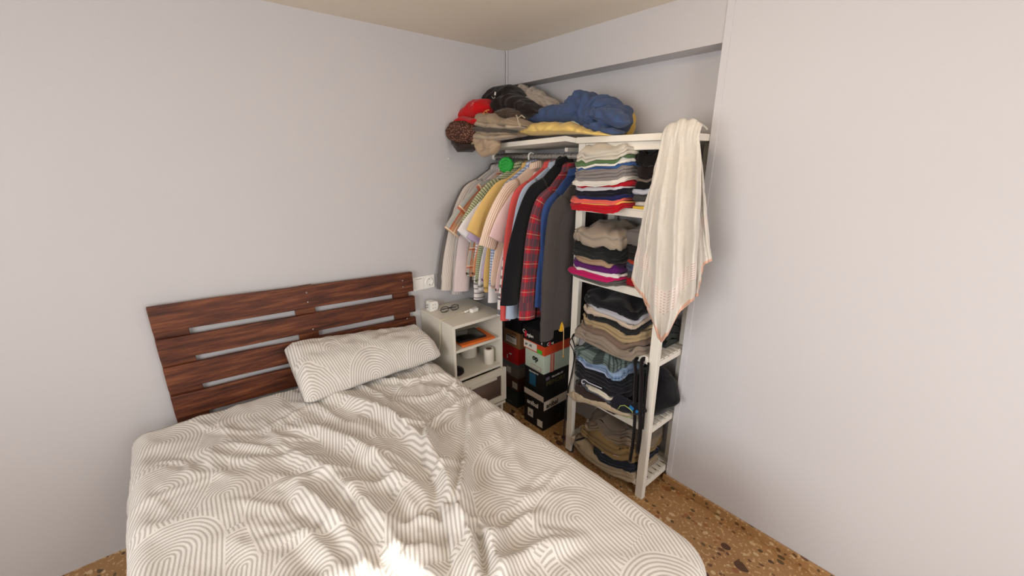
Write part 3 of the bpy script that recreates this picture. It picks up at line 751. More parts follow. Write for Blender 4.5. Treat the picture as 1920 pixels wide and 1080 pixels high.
# ------------------------------------------------------------------ garments on hangers
def garment(x, mat, label, cat, neck_z=1.635, hem=0.93, near=0.27, far=0.18, cuff=(1.33, 0.93), short=False, th=.013, seed=0, hook='wire', collar=True, sw=.062, sleeve_end_r=.044,
            hanger='white wire hanger', hcol=None, slope=.115, cuffmat=None, name='shirt', y0=1.735, sdx=.008):
    flare = (.355 if short else max(near, .29))+.008*nz(seed, 2.2)
    t = thing(name, (x, y0, hem), label, cat, 'garments hanging on the clothes rail')
    R = 30; NZ = 34; m = MB(); rs = []
    def halfw(s, z):
        d = neck_z - z; w0 = .050
        full = near if s < 0 else far
        sh = slope if s < 0 else slope*.85
        if d < sh: return lerp(w0, full*.93, (d/sh)**.9)
        wide = (flare if s < 0 else full)
        return lerp(full*.93, wide, sstep(sh, .60, d)*.55+.45*min(1, max(0, (d-sh)/.5)))
    zz = [neck_z+.012*0 - (i/NZ)**1.25*(neck_z-hem) for i in range(NZ+1)]
    for i, z in enumerate(zz):
        d = neck_z-z; r = []
        for k in range(R):
            a = 2*math.pi*k/R; cy, sx = math.cos(a), math.sin(a)
            hw = halfw(-1 if cy < 0 else 1, z)
            y = y0 + math.copysign(abs(cy)**.75, cy)*hw
            tx = th*(.55+.45*min(1, d/.15))*(math.copysign(abs(sx)**.7, sx))
            fold = (nz(y*13+seed*7, z*1.6, seed*3.1)*.75+ridge(y*9+seed, z*1.1, seed)*.25)*.0095*min(1, d/.25)
            zz2 = z - (.012*nz(y*4, seed) if i == NZ else 0) + (0.02*(abs(y-y0)/.25)**2 if i >= NZ-1 else 0)
            r.append(Vector((x+tx+fold, y, zz2)))
        rs.append(r)
    per = lambda k: (k/R)*1.05
    m.rings(rs, (True, False), True, lambda i, k: (per(k), zz[min(i, NZ)]))
    m.build('body', mat, t)
    # sleeves
    for s in (-1, 1):
        full = near if s < 0 else far
        frac = .58; zl = neck_z - slope*(.85 if s > 0 else 1)*(frac)**1.11
        sl = slope/full; L0 = math.hypot(1, sl)
        sy, sz = y0+s*full*frac, zl-sw*.98*.62/L0-.002
        if s < 0: ey, ez = cuff
        else: ey, ez = min(YB-.03, y0+full+.0), cuff[1]+.02
        N = 12 if short else 24; rs = []
        a_ = full*.42 if not short else full*.36
        b0 = (sy, sz); b1 = (sy+s*a_, sz-a_*sl)
        b2 = (lerp(sy, ey, .80) if not short else lerp(b1[0], ey, .5), lerp(ez, sz, .62) if not short else lerp(b1[1], ez, .35)); b3 = (ey, ez)
        pts = []
        for i in range(N+1):
            q = i/N; w0, w1, w2, w3 = (1-q)**3, 3*q*(1-q)**2, 3*q*q*(1-q), q**3
            pts.append((w0*b0[0]+w1*b1[0]+w2*b2[0]+w3*b3[0], w0*b0[1]+w1*b1[1]+w2*b2[1]+w3*b3[1]))
        for i, (y, z) in enumerate(pts):
            q = i/N
            p0 = pts[max(0, i-1)]; p1 = pts[min(N, i+1)]
            ty, tz = p1[0]-p0[0], p1[1]-p0[1]; L = math.hypot(ty, tz); ty /= L; tz /= L
            ny, nzv = -tz, ty
            rr = lerp(sw, (sw*1.18 if short else sleeve_end_r), q) if not (not short and q > .93) else sleeve_end_r*.9
            rr *= lerp(.60, 1, sstep(0, .25, q))
            if s > 0: rr *= .7
            ring = []
            for k in range(20):
                a = 2*math.pi*k/20
                off = math.cos(a)*rr; tx = math.sin(a)*(th*1.0 if short else lerp(th*1.1, .020, q))
                w_ = 1+.0*q
                fx = (nz(y*6+off*16+seed*5, z*5, seed+9))*.009
                ring.append(Vector((x+sdx*q+tx*w_+fx, y+ny*off, z+nzv*off)))
            rs.append(ring)
        m = MB(); m.rings(rs, (True, False), True, lambda i, k, P=pts: (k/20*.28+3, P[min(i, len(P)-1)][1]))
        so = m.build('sleeve', mat, t)
        if not short and s < 0 and cuffmat is not False:
            rs2 = []
            for ring in rs[-3:]:
                c = sum(ring, Vector())/len(ring); rs2.append([c+(p-c)*1.07 for p in ring])
            m = MB(); m.rings(rs2, (False, False), True, lambda i, k: (k/20*.28+5, i*.03)); m.build('cuff', cuffmat or mat, so)
    if collar:
        m = MB(); rs = []
        for (dz, w_, tx) in ((-.020, .052, .016), (.006, .056, .021), (.020, .048, .020), (.010, .062, .026), (-.022, .074, .029)):
            rs.append([Vector((x+math.sin(a)*tx, y0+math.cos(a)*w_, neck_z+dz+.010*math.sin(a*1)**2)) for a in [2*math.pi*k/24 for k in range(24)]])
        m.rings(rs, (False, False), True, lambda i, k: (k/24*.3+7, 1.5-i*.02)); m.build('collar', mat, t)
    hm = {'wire': M_CHROME, 'white': M_PLASTIC, 'black': M_BLACKP}[hook or 'wire']
    h = thing('clothes_hanger', (x, RODY, neck_z-.02), hanger, 'hanger', 'clothes hangers on the rail')
    r_ = .0012 if hm is not M_PLASTIC else .0055
    pr = .0153+r_ + .0005; pts = []
    for k in range(15):
        a = math.radians(-38+k*(218/14)); pts.append((x+.0, RODY+pr*math.cos(a)*1.0, RODZ+pr*math.sin(a)))
    pts = pts[::-1] if False else pts
    stem = [(x, RODY-pr, RODZ-.004), (x, RODY-pr+.004, RODZ-.022), (x, RODY-.003, RODZ-.036), (x, RODY-.002, neck_z-.03)]
    MB().tube(pts+stem, r_, 8).build('hook', hm, h)
    MB().tube([(x, y0-near*.75, neck_z-slope*.78), (x, y0-near*.4, neck_z-slope*.42), (x, RODY-.002, neck_z-.022), (x, y0+far*.4, neck_z-slope*.42), (x, y0+far*.75, neck_z-slope*.78)], .004, 8).build('shoulder_bar', hm, h)
    return t

def C(n_, rgb, **k): return cloth('cloth_'+n_, rgb, **k)
P_pin = patterned('cream_pinstripe', (214, 204, 194), [('u', .012, .22, 0, (140, 128, 118), .75)])
P_grey = patterned('grey_pinstripe', (196, 190, 186), [('u', .018, .3, 0, (150, 142, 138), .8)])
P_plaid = patterned('orange_grey_plaid', (168, 170, 166), [('u', .085, .52, .1, (214, 148, 100), .8), ('v', .11, .36, 0, (176, 172, 160), .6), ('v', .11, .16, .5, (188, 84, 44), .75), ('u', .085, .10, .68, (188, 84, 44), .7), ('v', .11, .05, .4, (238, 222, 190), .9), ('u', .085, .06, .95, (238, 222, 190), .9)])
P_ging = patterned('green_gingham', (232, 228, 196), [('u', .011, .5, 0, (92, 108, 62), .75), ('v', .011, .5, 0, (92, 108, 62), .75)])
P_blue = patterned('blue_gingham', (232, 232, 232), [('u', .016, .5, 0, (84, 116, 172), .7), ('v', .016, .5, 0, (84, 116, 172), .7)])
P_orst = patterned('orange_pinstripe', (238, 220, 200), [('u', .011, .28, 0, (176, 104, 70), .8)])
P_hor = patterned('grey_banded_white', (226, 220, 218), [('v', .017, .3, 0, (120, 112, 118), .8)])
P_band = patterned('white_dark_bands', (230, 226, 222), [('v', .05, .35, .2, (60, 62, 74), .8), ('u', .05, .2, 0, (120, 124, 134), .6)])
P_tart = patterned('red_tartan', (168, 34, 50), [('u', .052, .5, 0, (54, 64, 72), .62), ('v', .074, .5, .1, (54, 64, 72), .68), ('u', .052, .04, .22, (170, 150, 120), .35), ('v', .074, .04, .33, (190, 170, 130), .6), ('u', .052, .05, .70, (200, 32, 50), .5)])
def floral():
    n = NT('navy_floral'); tc = n.n('ShaderNodeTexCoord').outputs['Object']
    f = n.math('GREATER_THAN', n.noise(85, 2, tc), .52)
    return n.done(n.mix(f, srgb(222, 220, 222), srgb(58, 68, 110)), .9, .1)
P_flo = floral()

garment(-2.202, C('dark_taupe', (104, 98, 96)), 'dark grey long-sleeved shirt hanging tight against the left wall', 'shirt', cuff=(1.285, .905), seed=1, hem=.93, hook='wire', hanger='wire hanger nearest the left wall')
garment(-2.180, P_pin, 'cream pinstriped long-sleeved shirt hanging second from the left wall', 'shirt', cuff=(1.30, .90), seed=2, hem=.94, hanger='wire hanger of the cream pinstriped shirt', sw=.068)
garment(-2.150, P_grey, 'pale grey finely striped long-sleeved shirt hanging between cream and pink shirts', 'shirt', cuff=(1.36, .87), seed=3, hem=.90, near=.255, hanger='wire hanger of the pale grey striped shirt')
garment(-2.105, C('pale_pink', (214, 198, 196)), 'pale pink long-sleeved shirt with wide cuff, left of the orange plaid shirt', 'shirt', cuff=(1.36, .90), seed=4, hem=.93, sw=.06, sleeve_end_r=.058, near=.245, hanger='wire hanger of the pale pink long-sleeved shirt')
garment(-2.068, P_plaid, 'orange and grey plaid short-sleeved shirt on the rail', 'shirt', short=True, cuff=(1.285, 1.275), seed=5, hem=.955, near=.25, hanger='wire hanger of the orange plaid shirt', sw=.05)
garment(-2.030, P_hor, 'white shirt with thin grey horizontal stripes showing below the plaid shirt', 'shirt', cuff=(1.44, .85), seed=6, hem=.86, near=.235, sw=.05, hanger='wire hanger of the grey banded shirt')
garment(-2.005, C('peach', (226, 150, 110)), 'peach orange shirt showing as a sliver under the green disc', 'shirt', short=True, cuff=(1.44, 1.36), seed=7, hem=.97, near=.20, hanger='wire hanger of the peach shirt', sw=.04)
garment(-1.975, P_ging, 'green and cream gingham short-sleeved shirt on the rail', 'shirt', short=True, cuff=(1.335, 1.32), seed=8, hem=.93, near=.255, hanger='wire hanger of the green gingham shirt', sw=.045, neck_z=1.648)
garment(-1.948, C('bright_white', (232, 228, 228)), 'bright white short-sleeved shirt right of the green gingham one', 'shirt', short=True, cuff=(1.29, 1.27), seed=9, hem=.90, near=.235, hanger='wire hanger of the bright white shirt', sw=.05, neck_z=1.60)
garment(-1.915, C('lilac', (196, 174, 204)), 'lilac shirt peeking out left of the yellow shirt', 'shirt', short=True, cuff=(1.335, 1.24), seed=10, hem=.95, near=.23, hanger='wire hanger of the lilac shirt', sw=.045, neck_z=1.62)
garment(-1.885, C('mustard', (222, 186, 116)), 'mustard yellow short-sleeved shirt on the rail', 'shirt', short=True, cuff=(1.31, 1.29), seed=11, hem=.90, near=.27, hook='white', hanger='thick white plastic hanger of the mustard shirt', sw=.047, neck_z=1.65)
garment(-1.850, P_blue, 'blue and white gingham shirt hanging right of the mustard shirt', 'shirt', cuff=(1.42, .88), seed=12, hem=.90, near=.265, hanger='wire hanger of the blue gingham shirt', sw=.04, neck_z=1.655, cuffmat=C('bright_white', (232, 228, 228)))
garment(-1.818, P_orst, 'cream shirt with thin orange stripes and short sleeves', 'shirt', short=True, cuff=(1.35, 1.22), seed=13, hem=.93, near=.255, hanger='wire hanger of the orange striped shirt', sw=.052, neck_z=1.65)
garment(-1.785, C('blush_pink', (232, 202, 200)), 'blush pink short-sleeved shirt left of the coral shirt', 'shirt', short=True, cuff=(1.39, 1.26), seed=14, hem=.92, near=.22, hanger='wire hanger of the blush pink shirt', sw=.05, neck_z=1.60)
garment(-1.760, P_band, 'white long-sleeved shirt with dark grey bands at the hem', 'shirt', cuff=(1.40, .83), seed=15, hem=.86, near=.20, hanger='wire hanger of the dark banded shirt', sw=.035, sleeve_end_r=.028, neck_z=1.60)
garment(-1.735, P_flo, 'navy and white floral shirt showing low behind the black jacket', 'shirt', cuff=(1.42, .80), seed=16, hem=.82, near=.20, hanger='wire hanger of the floral shirt', sw=.035, sleeve_end_r=.030, neck_z=1.60)
garment(-1.705, C('coral', (206, 84, 80)), 'coral red long-sleeved shirt with a broad shoulder on the rail', 'shirt', cuff=(1.385, .82), seed=17, hem=.84, near=.29, hanger='bent wire hanger of the coral shirt', sw=.060, sleeve_end_r=.035, neck_z=1.655, slope=.14)
garment(-1.665, C('light_blue', (172, 186, 206)), 'light blue shirt between coral shirt and black jacket', 'shirt', cuff=(1.40, .84), seed=18, hem=.80, near=.262, hanger='wire hanger of the light blue shirt', sw=.060, sleeve_end_r=.045, neck_z=1.655)
garment(-1.612, C('jet_black', (24, 23, 27)), 'black long-sleeved jacket hanging right of the light blue shirt', 'jacket', cuff=(1.335, .945), seed=19, hem=.93, near=.25, hanger='thin wire hanger of the black jacket', sw=.066, sleeve_end_r=.060, neck_z=1.672, th=.018, name='jacket', slope=.14)
garment(-1.562, P_tart, 'red and grey tartan flannel shirt left of the dark sweatshirt', 'shirt', cuff=(1.42, .86), seed=20, hem=.83, near=.25, hanger='wire hanger of the tartan shirt', sw=.062, sleeve_end_r=.058, neck_z=1.64, slope=.16)
garment(-1.520, C('royal_blue', (50, 72, 122)), 'royal blue shirt between the tartan shirt and dark sweatshirt', 'shirt', cuff=(1.52, .90), seed=21, hem=.90, near=.255, hanger='wire hanger of the royal blue shirt', sw=.05, neck_z=1.62, slope=.17)
garment(-1.468, C('charcoal_knit', (72, 66, 64), scale=400), 'charcoal grey sweatshirt hanging beside the shelving unit', 'sweatshirt', cuff=(1.49, .745), seed=22, hem=.78, near=.24, far=.16, hanger='wire hanger of the charcoal sweatshirt', sw=.064, sleeve_end_r=.052, neck_z=1.60, th=.020, name='sweatshirt', slope=.15, sdx=.0, collar=False)

m = MB(); base = Vector((-1.995, 1.640, 1.652)); rs = []
for i in range(9):
    pass
prof = [(0, -.014)]
for k in range(1, 8): prof.append((.044*k/7, -.014+.004*math.sin(k*2.4)))
prof += [(.047, 0.0)]+[(.044*k/7, .014+.004*math.sin(k*2.4)) for k in range(7, 0, -1)]+[(0, .014)]
m.lathe(base, prof, 40, (.55, -.8, .15), (False, False))
for v in m.v:
    d = v-base; a = math.atan2(d.z, d.x+d.y); v += d*0.07*math.sin(a*14)
tag(m.build('scrubber', plain('bright_green', (24, 160, 50), .5)), 'bright green round ridged disc hanging on the clothes rail', 'scrubber')

# yellow pouch and its cord hanging at the shelving post
t = thing('drawstring_pouch', A(1052, 615, 1.60), 'small yellow pouch with a long cord hanging beside the shelving post', 'pouch')
pp = A(1052, 612, 1.585)
m = MB(); m.lathe(pp+Vector((0, 0, -.030)), [(0, 0), (.012, .003), (.017, .016), (.015, .034), (.007, .055), (.003, .062)], 20); m.build('pouch', C('yellow_pouch', (206, 158, 36)), t)
a_, b_ = A(1057, 616, 1.585), A(1056, 668, 1.585)
MB().tube([pp+Vector((0, 0, .03)), a_, b_], .0022, 6).build('cord', plain('cream_cord', (206, 170, 120), .8), t)
MB().lathe(b_+Vector((0, 0, -.008)), [(0, 0), (.006, .004), (.006, .010), (0, .014)], 12).build('bead', plain('ochre_bead', (168, 120, 50), .6), t)

# ------------------------------------------------------------------ folded clothes
def stack(cx, cy, z0, hw, hd, items, seed, group, tilt=(0, 0), base=None, rough=1.0):
    Hs = [lambda x, y: z0 + (x-cx)*tilt[0] + (y-cy)*tilt[1] + (base(x, y) if base else 0)]
    for k, it in enumerate(items):
        name, rgb, th, n, label, cat = it[:6]; ex = it[6] if len(it) > 6 else {}
        sd = seed*13.7+k*3.3
        ox, oy = ex.get('dx', nz(sd, 1)*.018), ex.get('dy', nz(sd, 2)*.015)
        w_, d_ = hw*ex.get('w', 1)*(1+.06*nz(sd, 3)), hd*ex.get('d', 1)*(1+.06*nz(sd, 4))
        bulge = ex.get('bulge', .25); wr = ex.get('wr', 1.0)*rough; rot = ex.get('rot', nz(sd, 5)*.10)
        T = lambda x, y, th=th, sd=sd, bulge=bulge, wr=wr: max(th*.45, th*(1+.40*nz(x*9, y*9, sd)*wr+.20*(ridge(x*14+y*5, y*9-x*4, sd+3)-.5)*wr) + th*bulge*(1-((x-cx)/hw)**2)*(1-((y-cy)/hd)**2)*.6)
        Hb = Hs[-1]
        m = MB(); NA = 72; NR = 7
        cr, sr = math.cos(rot), math.sin(rot)
        outl = []
        for a in range(NA):
            an = 2*math.pi*a/NA; ca, sa = math.cos(an), math.sin(an)
            e = .36; px = math.copysign(abs(ca)**e, ca); py = math.copysign(abs(sa)**e, sa)
            kk = 1+.06*nz(ca*2+sd, sa*2, 4)*wr+.03*nz(ca*6+sd, sa*6, 7)*wr
            outl.append((px*w_*kk, py*d_*kk))
        def P(a, r, ins=0.0):
            x, y = outl[a]; L = math.hypot(x, y); f = r*(1-ins/L)
            x, y = x*f, y*f
            X_, Y_ = cx+ox+x*cr-y*sr, cy+oy+x*sr+y*cr
            q_ = sstep(SY0-.030, SY0-.012, Y_)
            X_ = lerp(X_, min(max(X_, SX0+.046), SX1-.046), q_)
            return X_, min(Y_, SY1-.036)
        rings = []
        for i in range(1, NR+1):
            r = (i/NR)**.8
            rings.append([Vector((*(p := P(a, r*.985)), Hb(*p)+T(*p))) for a in range(NA)])
        per = 6
        lay = []
        for L_ in range(n):
            for q in range(per+1):
                s = q/per; lay.append(((n-L_-s)/n, L_, s))
        for zf, L_, s in lay:
            rg = []
            for a in range(NA):
                x0_, y0_ = P(a, 1.0); t_ = T(x0_, y0_); lt = t_/n
                jit = .007*nz(outl[a][0]*14+L_*5, outl[a][1]*14, sd+L_*2.2)*wr*(1 if n > 1 else .5)
                ins = min(lt*.5, .012)*(1-math.sqrt(max(0, 1-(2*s-1)**2))) + (.0025 if s in (0, 1) else 0) - jit
                p = P(a, 1.0, ins)
                wob = lt*.42*nz(outl[a][0]*16, outl[a][1]*16, sd+L_*4.4)*math.sin(math.pi*zf)
                rg.append(Vector((p[0], p[1], Hb(x0_, y0_)+t_*zf+wob)))
            rings.append(rg)
        for i in range(NR, 0, -2):
            r = (i/NR)**.8
            rings.append([Vector((*(p := P(a, r*.97)), Hb(*p)+.0008)) for a in range(NA)])
        m.rings(rings, (True, True), True, lambda i, k: (k/NA*1.2, i*.012))
        mat = rgb if not isinstance(rgb, tuple) else C(name+'_'+'_'.join(map(str, rgb)), rgb)
        tag(m.build(name, mat), label, cat, group)
        Hs.append(lambda x, y, Hb=Hb, T=T: Hb(x, y)+T(x, y)+.0006)
    return Hs[-1]
def sag(front=1.60, k=1.6, lim=.05):
    return lambda x, y: -min(lim, k*max(0, front-y)**1.3)

# compartment 1 (top), left and right stacks
G1 = 'folded shirts in the top compartment'
stack(-1.262, 1.725, 1.474, .155, .160, [
 ('t_shirt', (186, 18, 34), .020, 2, 'bright red t-shirt sagging over the shelf edge at the bottom of the top stack', 't-shirt', {'w': 1.0, 'dy': -.02}),
 ('t_shirt', (240, 176, 92), .007, 1, 'thin orange yellow t-shirt on the lowest bright red one', 't-shirt'),
 ('t_shirt', (226, 102, 88), .013, 1, 'salmon pink t-shirt under the navy one in the top compartment', 't-shirt', {'dx': -.01}),
 ('t_shirt', (30, 34, 84), .016, 2, 'navy blue t-shirt above the salmon one in the top compartment', 't-shirt'),
 ('t_shirt', (20, 20, 32), .024, 2, 'near-black t-shirt above the navy one in the top compartment', 't-shirt'),
 ('t_shirt', (206, 204, 206), .007, 1, 'thin pale grey t-shirt between two dark ones in the top compartment', 't-shirt'),
 ('t_shirt', (176, 20, 36), .022, 1, 'deep red t-shirt under the white one in the top compartment', 't-shirt', {'w': 1.02}),
 ('t_shirt', (222, 216, 206), .016, 2, 'white t-shirt below the crumpled grey one in the top compartment', 't-shirt', {'w': 1.0, 'dy': -.012}),
 ('t_shirt', (134, 126, 124), .040, 3, 'crumpled grey t-shirt in the middle of the top left stack', 't-shirt', {'wr': 1.6, 'w': .94}),
 ('t_shirt', (54, 88, 140), .013, 1, 'blue t-shirt between grey and white ones in the top compartment', 't-shirt', {'w': .97}),
 ('t_shirt', (230, 226, 216), .012, 1, 'white t-shirt just below the green one', 't-shirt'),
 ('t_shirt', (86, 112, 74), .020, 1, 'moss green t-shirt near the top of the top left stack', 't-shirt', {'w': .95}),
 ('t_shirt', (204, 196, 182), .028, 2, 'off-white t-shirt lying topmost on the top left stack', 't-shirt', {'w': 1.0, 'bulge': .7, 'wr': 1.3}),
], 1, G1, base=sag(1.60, 1.2, .03))
stack(-1.000, 1.768, 1.474, .118, .130, [
 ('t_shirt', (226, 190, 72), .024, 1, 'yellow t-shirt at the bottom of the top right stack beside the towel', 't-shirt'),
 ('t_shirt', (216, 208, 196), .016, 1, 'cream t-shirt on the yellow one beside the towel', 't-shirt'),
 ('t_shirt', (74, 72, 72), .030, 1, 'dark grey t-shirt on the cream one beside the towel', 't-shirt'),
 ('t_shirt', (196, 198, 206), .022, 1, 'pale bluish white t-shirt on the dark grey one beside the towel', 't-shirt'),
 ('t_shirt', (22, 20, 20), .030, 1, 'black t-shirt under the thin taupe one beside the towel', 't-shirt'),
 ('t_shirt', (118, 104, 94), .012, 1, 'thin taupe t-shirt between two black garments beside the towel', 't-shirt'),
 ('sweater', (32, 24, 22), .050, 1, 'very dark brown sweater near the top of the right stack', 'sweater'),
 ('sweater', (18, 16, 16), .050, 1, 'black sweater lying topmost on the top right stack', 'sweater', {'bulge': .2}),
], 2, G1, tilt=(.10, 0))
# compartment 2
G2 = 'folded clothes in the second compartment'
stack(-1.255, 1.73, 1.112, .150, .160, [
 ('t_shirt', (92, 88, 84), .024, 2, 'dark grey t-shirt at the bottom of the second compartment', 't-shirt', {'w': 1.05}),
 ('t_shirt', (184, 26, 92), .016, 1, 'magenta t-shirt with pale print near the bottom of the second compartment', 't-shirt', {'w': 1.06}),
 ('t_shirt', (222, 214, 210), .014, 1, 'white t-shirt between magenta and purple in the second compartment', 't-shirt', {'w': 1.04}),
 ('t_shirt', (84, 26, 92), .034, 1, 'purple t-shirt in the second compartment', 't-shirt', {'w': .98}),
 ('t_shirt', (158, 132, 108), .022, 1, 'tan t-shirt crumpled on the purple one', 't-shirt', {'w': .80, 'wr': 1.5}),
 ('trousers', (34, 34, 33), .036, 2, 'very dark green-black trousers on the tan shirt', 'trousers', {'w': .98}),
 ('trousers', (24, 24, 25), .030, 1, 'black trousers under the grey beige garment in the second compartment', 'trousers', {'w': 1.03}),
 ('sweater', (156, 142, 126), .044, 1, 'grey beige sweater topmost in the second compartment', 'sweater', {'bulge': .9, 'wr': 1.4}),
], 3, G2, base=sag(1.60, 1.0, .02))
stack(-1.025, 1.768, 1.112, .105, .130, [
 ('t_shirt', (156, 22, 36), .030, 1, 'red t-shirt at the bottom right of the second compartment', 't-shirt'),
 ('t_shirt', (72, 68, 70), .030, 1, 'charcoal t-shirt on the lower red one in the second compartment', 't-shirt'),
 ('t_shirt', (76, 84, 104), .042, 2, 'slate blue t-shirt in the right stack of the second compartment', 't-shirt'),
 ('t_shirt', (168, 60, 44), .014, 1, 'thin rust red t-shirt on the slate blue one', 't-shirt'),
 ('trousers', (36, 33, 31), .060, 2, 'black trousers in the right stack behind the grey beige sweater', 'trousers'),
 ('sweater', (110, 104, 100), .060, 1, 'dark grey sweater topmost right in the second compartment', 'sweater', {'bulge': .5}),
], 4, G2)
# compartment 3
G3 = 'folded trousers in the third compartment'
stack(-1.150, 1.720, .797, .175, .150, [
 ('trousers', (136, 122, 108), .042, 2, 'grey taupe trousers with frayed edge at the bottom of the third compartment', 'trousers', {'w': 1.05, 'wr': 1.5, 'dy': -.02}),
 ('trousers', (118, 98, 84), .030, 1, 'brown trousers above the grey taupe pair', 'trousers'),
 ('trousers', (160, 138, 104), .040, 2, 'tan khaki trousers in the middle of the third compartment', 'trousers', {'w': 1.0}),
 ('trousers', (32, 32, 33), .028, 1, 'black trousers between tan and cream pairs in the third compartment', 'trousers', {'w': .9}),
 ('trousers', (190, 172, 154), .024, 1, 'cream trousers in the third compartment', 'trousers', {'w': .92, 'dx': -.01}),
 ('trousers', (174, 172, 178), .022, 1, 'pale grey blue trousers on the cream pair', 'trousers', {'w': .84, 'dx': .01}),
 ('trousers', (24, 23, 27), .030, 1, 'black trousers topmost in the third compartment', 'trousers', {'w': .95, 'bulge': .3}),
], 5, G3, base=sag(1.59, 1.2, .03), tilt=(-.02, 0))
stack(-0.938, 1.840, .797, .040, .062, [
 ('sweater', (40, 46, 44), .050, 2, 'dark green folded sweater at the back right of the third compartment', 'sweater'),
 ('sweater', (26, 30, 32), .060, 2, 'blackish green folded sweater on the dark green one beside the wall', 'sweater'),
], 6, G3)
# compartment 4
G4 = 'folded clothes in the fourth compartment'
P_sh = patterned('green_check', (112, 126, 120), [('u', .05, .4, 0, (38, 46, 48), .75), ('v', .035, .45, 0, (44, 54, 56), .7)], .4)
P_sb = patterned('blue_check', (96, 120, 150), [('u', .04, .35, 0, (44, 60, 86), .7), ('v', .03, .4, 0, (150, 170, 194), .6)], .4)
stack(-1.205, 1.735, .432, .165, .150, [
 ('trousers', (56, 42, 38), .055, 1, 'dark brown trousers at the bottom of the fourth compartment', 'trousers', {'w': 1.02}),
 ('trousers', (86, 90, 98), .022, 1, 'blue grey trousers with white piping in the fourth compartment', 'trousers', {'w': .8, 'dx': .02}),
 ('trousers', (204, 196, 178), .018, 1, 'cream trousers showing in the middle of the fourth compartment', 'trousers', {'w': .62, 'dx': .03}),
 ('trousers', (28, 27, 32), .050, 2, 'black trousers below the dark blue ones in the fourth compartment', 'trousers', {'w': 1.04}),
 ('trousers', (22, 22, 28), .045, 2, 'dark navy trousers under the pale blue shirt', 'trousers'),
 ('shirt', (158, 170, 196), .013, 1, 'pale blue shirt under the blue checked one in the fourth compartment', 'shirt', {'w': .92}),
 ('shirt', P_sb, .026, 2, 'blue checked shirt in the fourth compartment', 'shirt', {'w': .94, 'wr': 1.6}),
 ('shirt', P_sh, .036, 3, 'green grey checked shirt topmost in the fourth compartment', 'shirt', {'w': .95, 'wr': 1.5, 'dx': -.02}),
], 7, G4, base=sag(1.60, .8, .02))
# compartment 5
G5 = 'crumpled trousers on the bottom shelf'
stack(-1.145, 1.755, .105, .190, .150, [
 ('trousers', (156, 138, 112), .036, 2, 'beige trousers hanging over the front of the bottom shelf', 'trousers', {'w': 1.1, 'wr': 1.4, 'dy': -.03}),
 ('trousers', (30, 34, 44), .030, 2, 'dark navy trousers at the right front of the bottom shelf', 'trousers', {'w': .7, 'dx': .07, 'dy': -.02}),
 ('trousers', (136, 112, 74), .062, 2, 'olive khaki trousers in the middle of the bottom shelf', 'trousers', {'w': 1.0, 'wr': 1.6, 'dx': .01, 'bulge': .6}),
 ('trousers', (138, 122, 104), .040, 2, 'light taupe trousers above the olive khaki pair', 'trousers', {'w': .90, 'wr': 1.5, 'dy': .02, 'dx': .02}),
 ('trousers', (116, 104, 92), .034, 2, 'grey taupe trousers topmost on the bottom shelf', 'trousers', {'w': .84, 'wr': 1.5, 'dy': .03, 'dx': .03}),
], 8, G5, base=sag(1.62, 1.5, .05))

# ------------------------------------------------------------------ free-form bundles from an upper and a lower outline
def bundle(name, top, bot, Y, dp, mat, label, cat, seed=0, wr=1.0, n=56, e=.8, group=None, parent=None, lean=0.0, sq=1.0, creases=1.0, build=True):
    """top / bot: outlines as photograph points, carried to the plane y = Y ; dp: half depth in metres"""
    T_ = [(p.x, p.z) for p in (A(px, py, Y) for px, py in top)]; B_ = [(p.x, p.z) for p in (A(px, py, Y) for px, py in bot)]
    x0, x1 = min(T_[0][0], B_[0][0]), max(T_[-1][0], B_[-1][0])
    n = int(n*1.9); rs = []; NK = 84
    for i in range(n+1):
        x = lerp(x0, x1, .5-.5*math.cos(math.pi*i/n)); q = (x-x0)/(x1-x0)
        zt, zb = sinterp(T_, x), sinterp(B_, x); zt = max(zt, zb+.004)
        endf = min(1, (min(q, 1-q)*7+.02))**.5
        zc, hz = (zt+zb)/2, (zt-zb)/2*endf
        ring = []
        for k in range(NK):
            a = 2*math.pi*k/NK; ca, sa = math.cos(a), math.sin(a)
            y = math.copysign(abs(ca)**e, ca)*dp*endf*sq; z = math.copysign(abs(sa)**e, sa)*hz
            p = Vector((x, Y+y+lean*(z/max(hz, 1e-4)), zc+z))
            wx, wz = p.x+.03*nz(p.x*9, p.z*9, seed), p.z+.03*nz(p.x*9, p.z*9, seed+5)
            ang = seed*1.3
            c2, s2 = math.cos(ang), math.sin(ang)
            f = (ridge((wx*c2+wz*s2)*7, (wz*c2-wx*s2)*17+p.y*6, seed+1)-.45)*.016 + nz(wx*22, wz*24, p.y*10+seed)*.006 + (ridge(wx*17-wz*9, wz*22+wx*6, seed+8)-.5)*.006*creases
            g1 = max(0, 1-abs(nz(wx*6+wz*3, wz*7-wx*2+p.y*3, seed+11))/.10); g2 = max(0, 1-abs(nz(wx*11-wz*6, wz*10+p.y*5, seed+17))/.13)
            f -= (.011*g1*g1+.006*g2)*creases
            nrm = Vector((0, ca, sa))
            lim = 1.0 if sa > -.3 else .15
            p += nrm*f*wr*endf*lim
            ring.append(p)
        rs.append(ring)
    m = MB(); m.rings(rs, (True, True), True, lambda i, k: (i/n*(x1-x0)+.2, k/NK*.5))
    if not build: return m
    if parent is not None: return m.build(name, mat, parent)
    return tag(m.build(name, mat), label, cat, group)

GP = 'clothes and hats piled on the top boards'
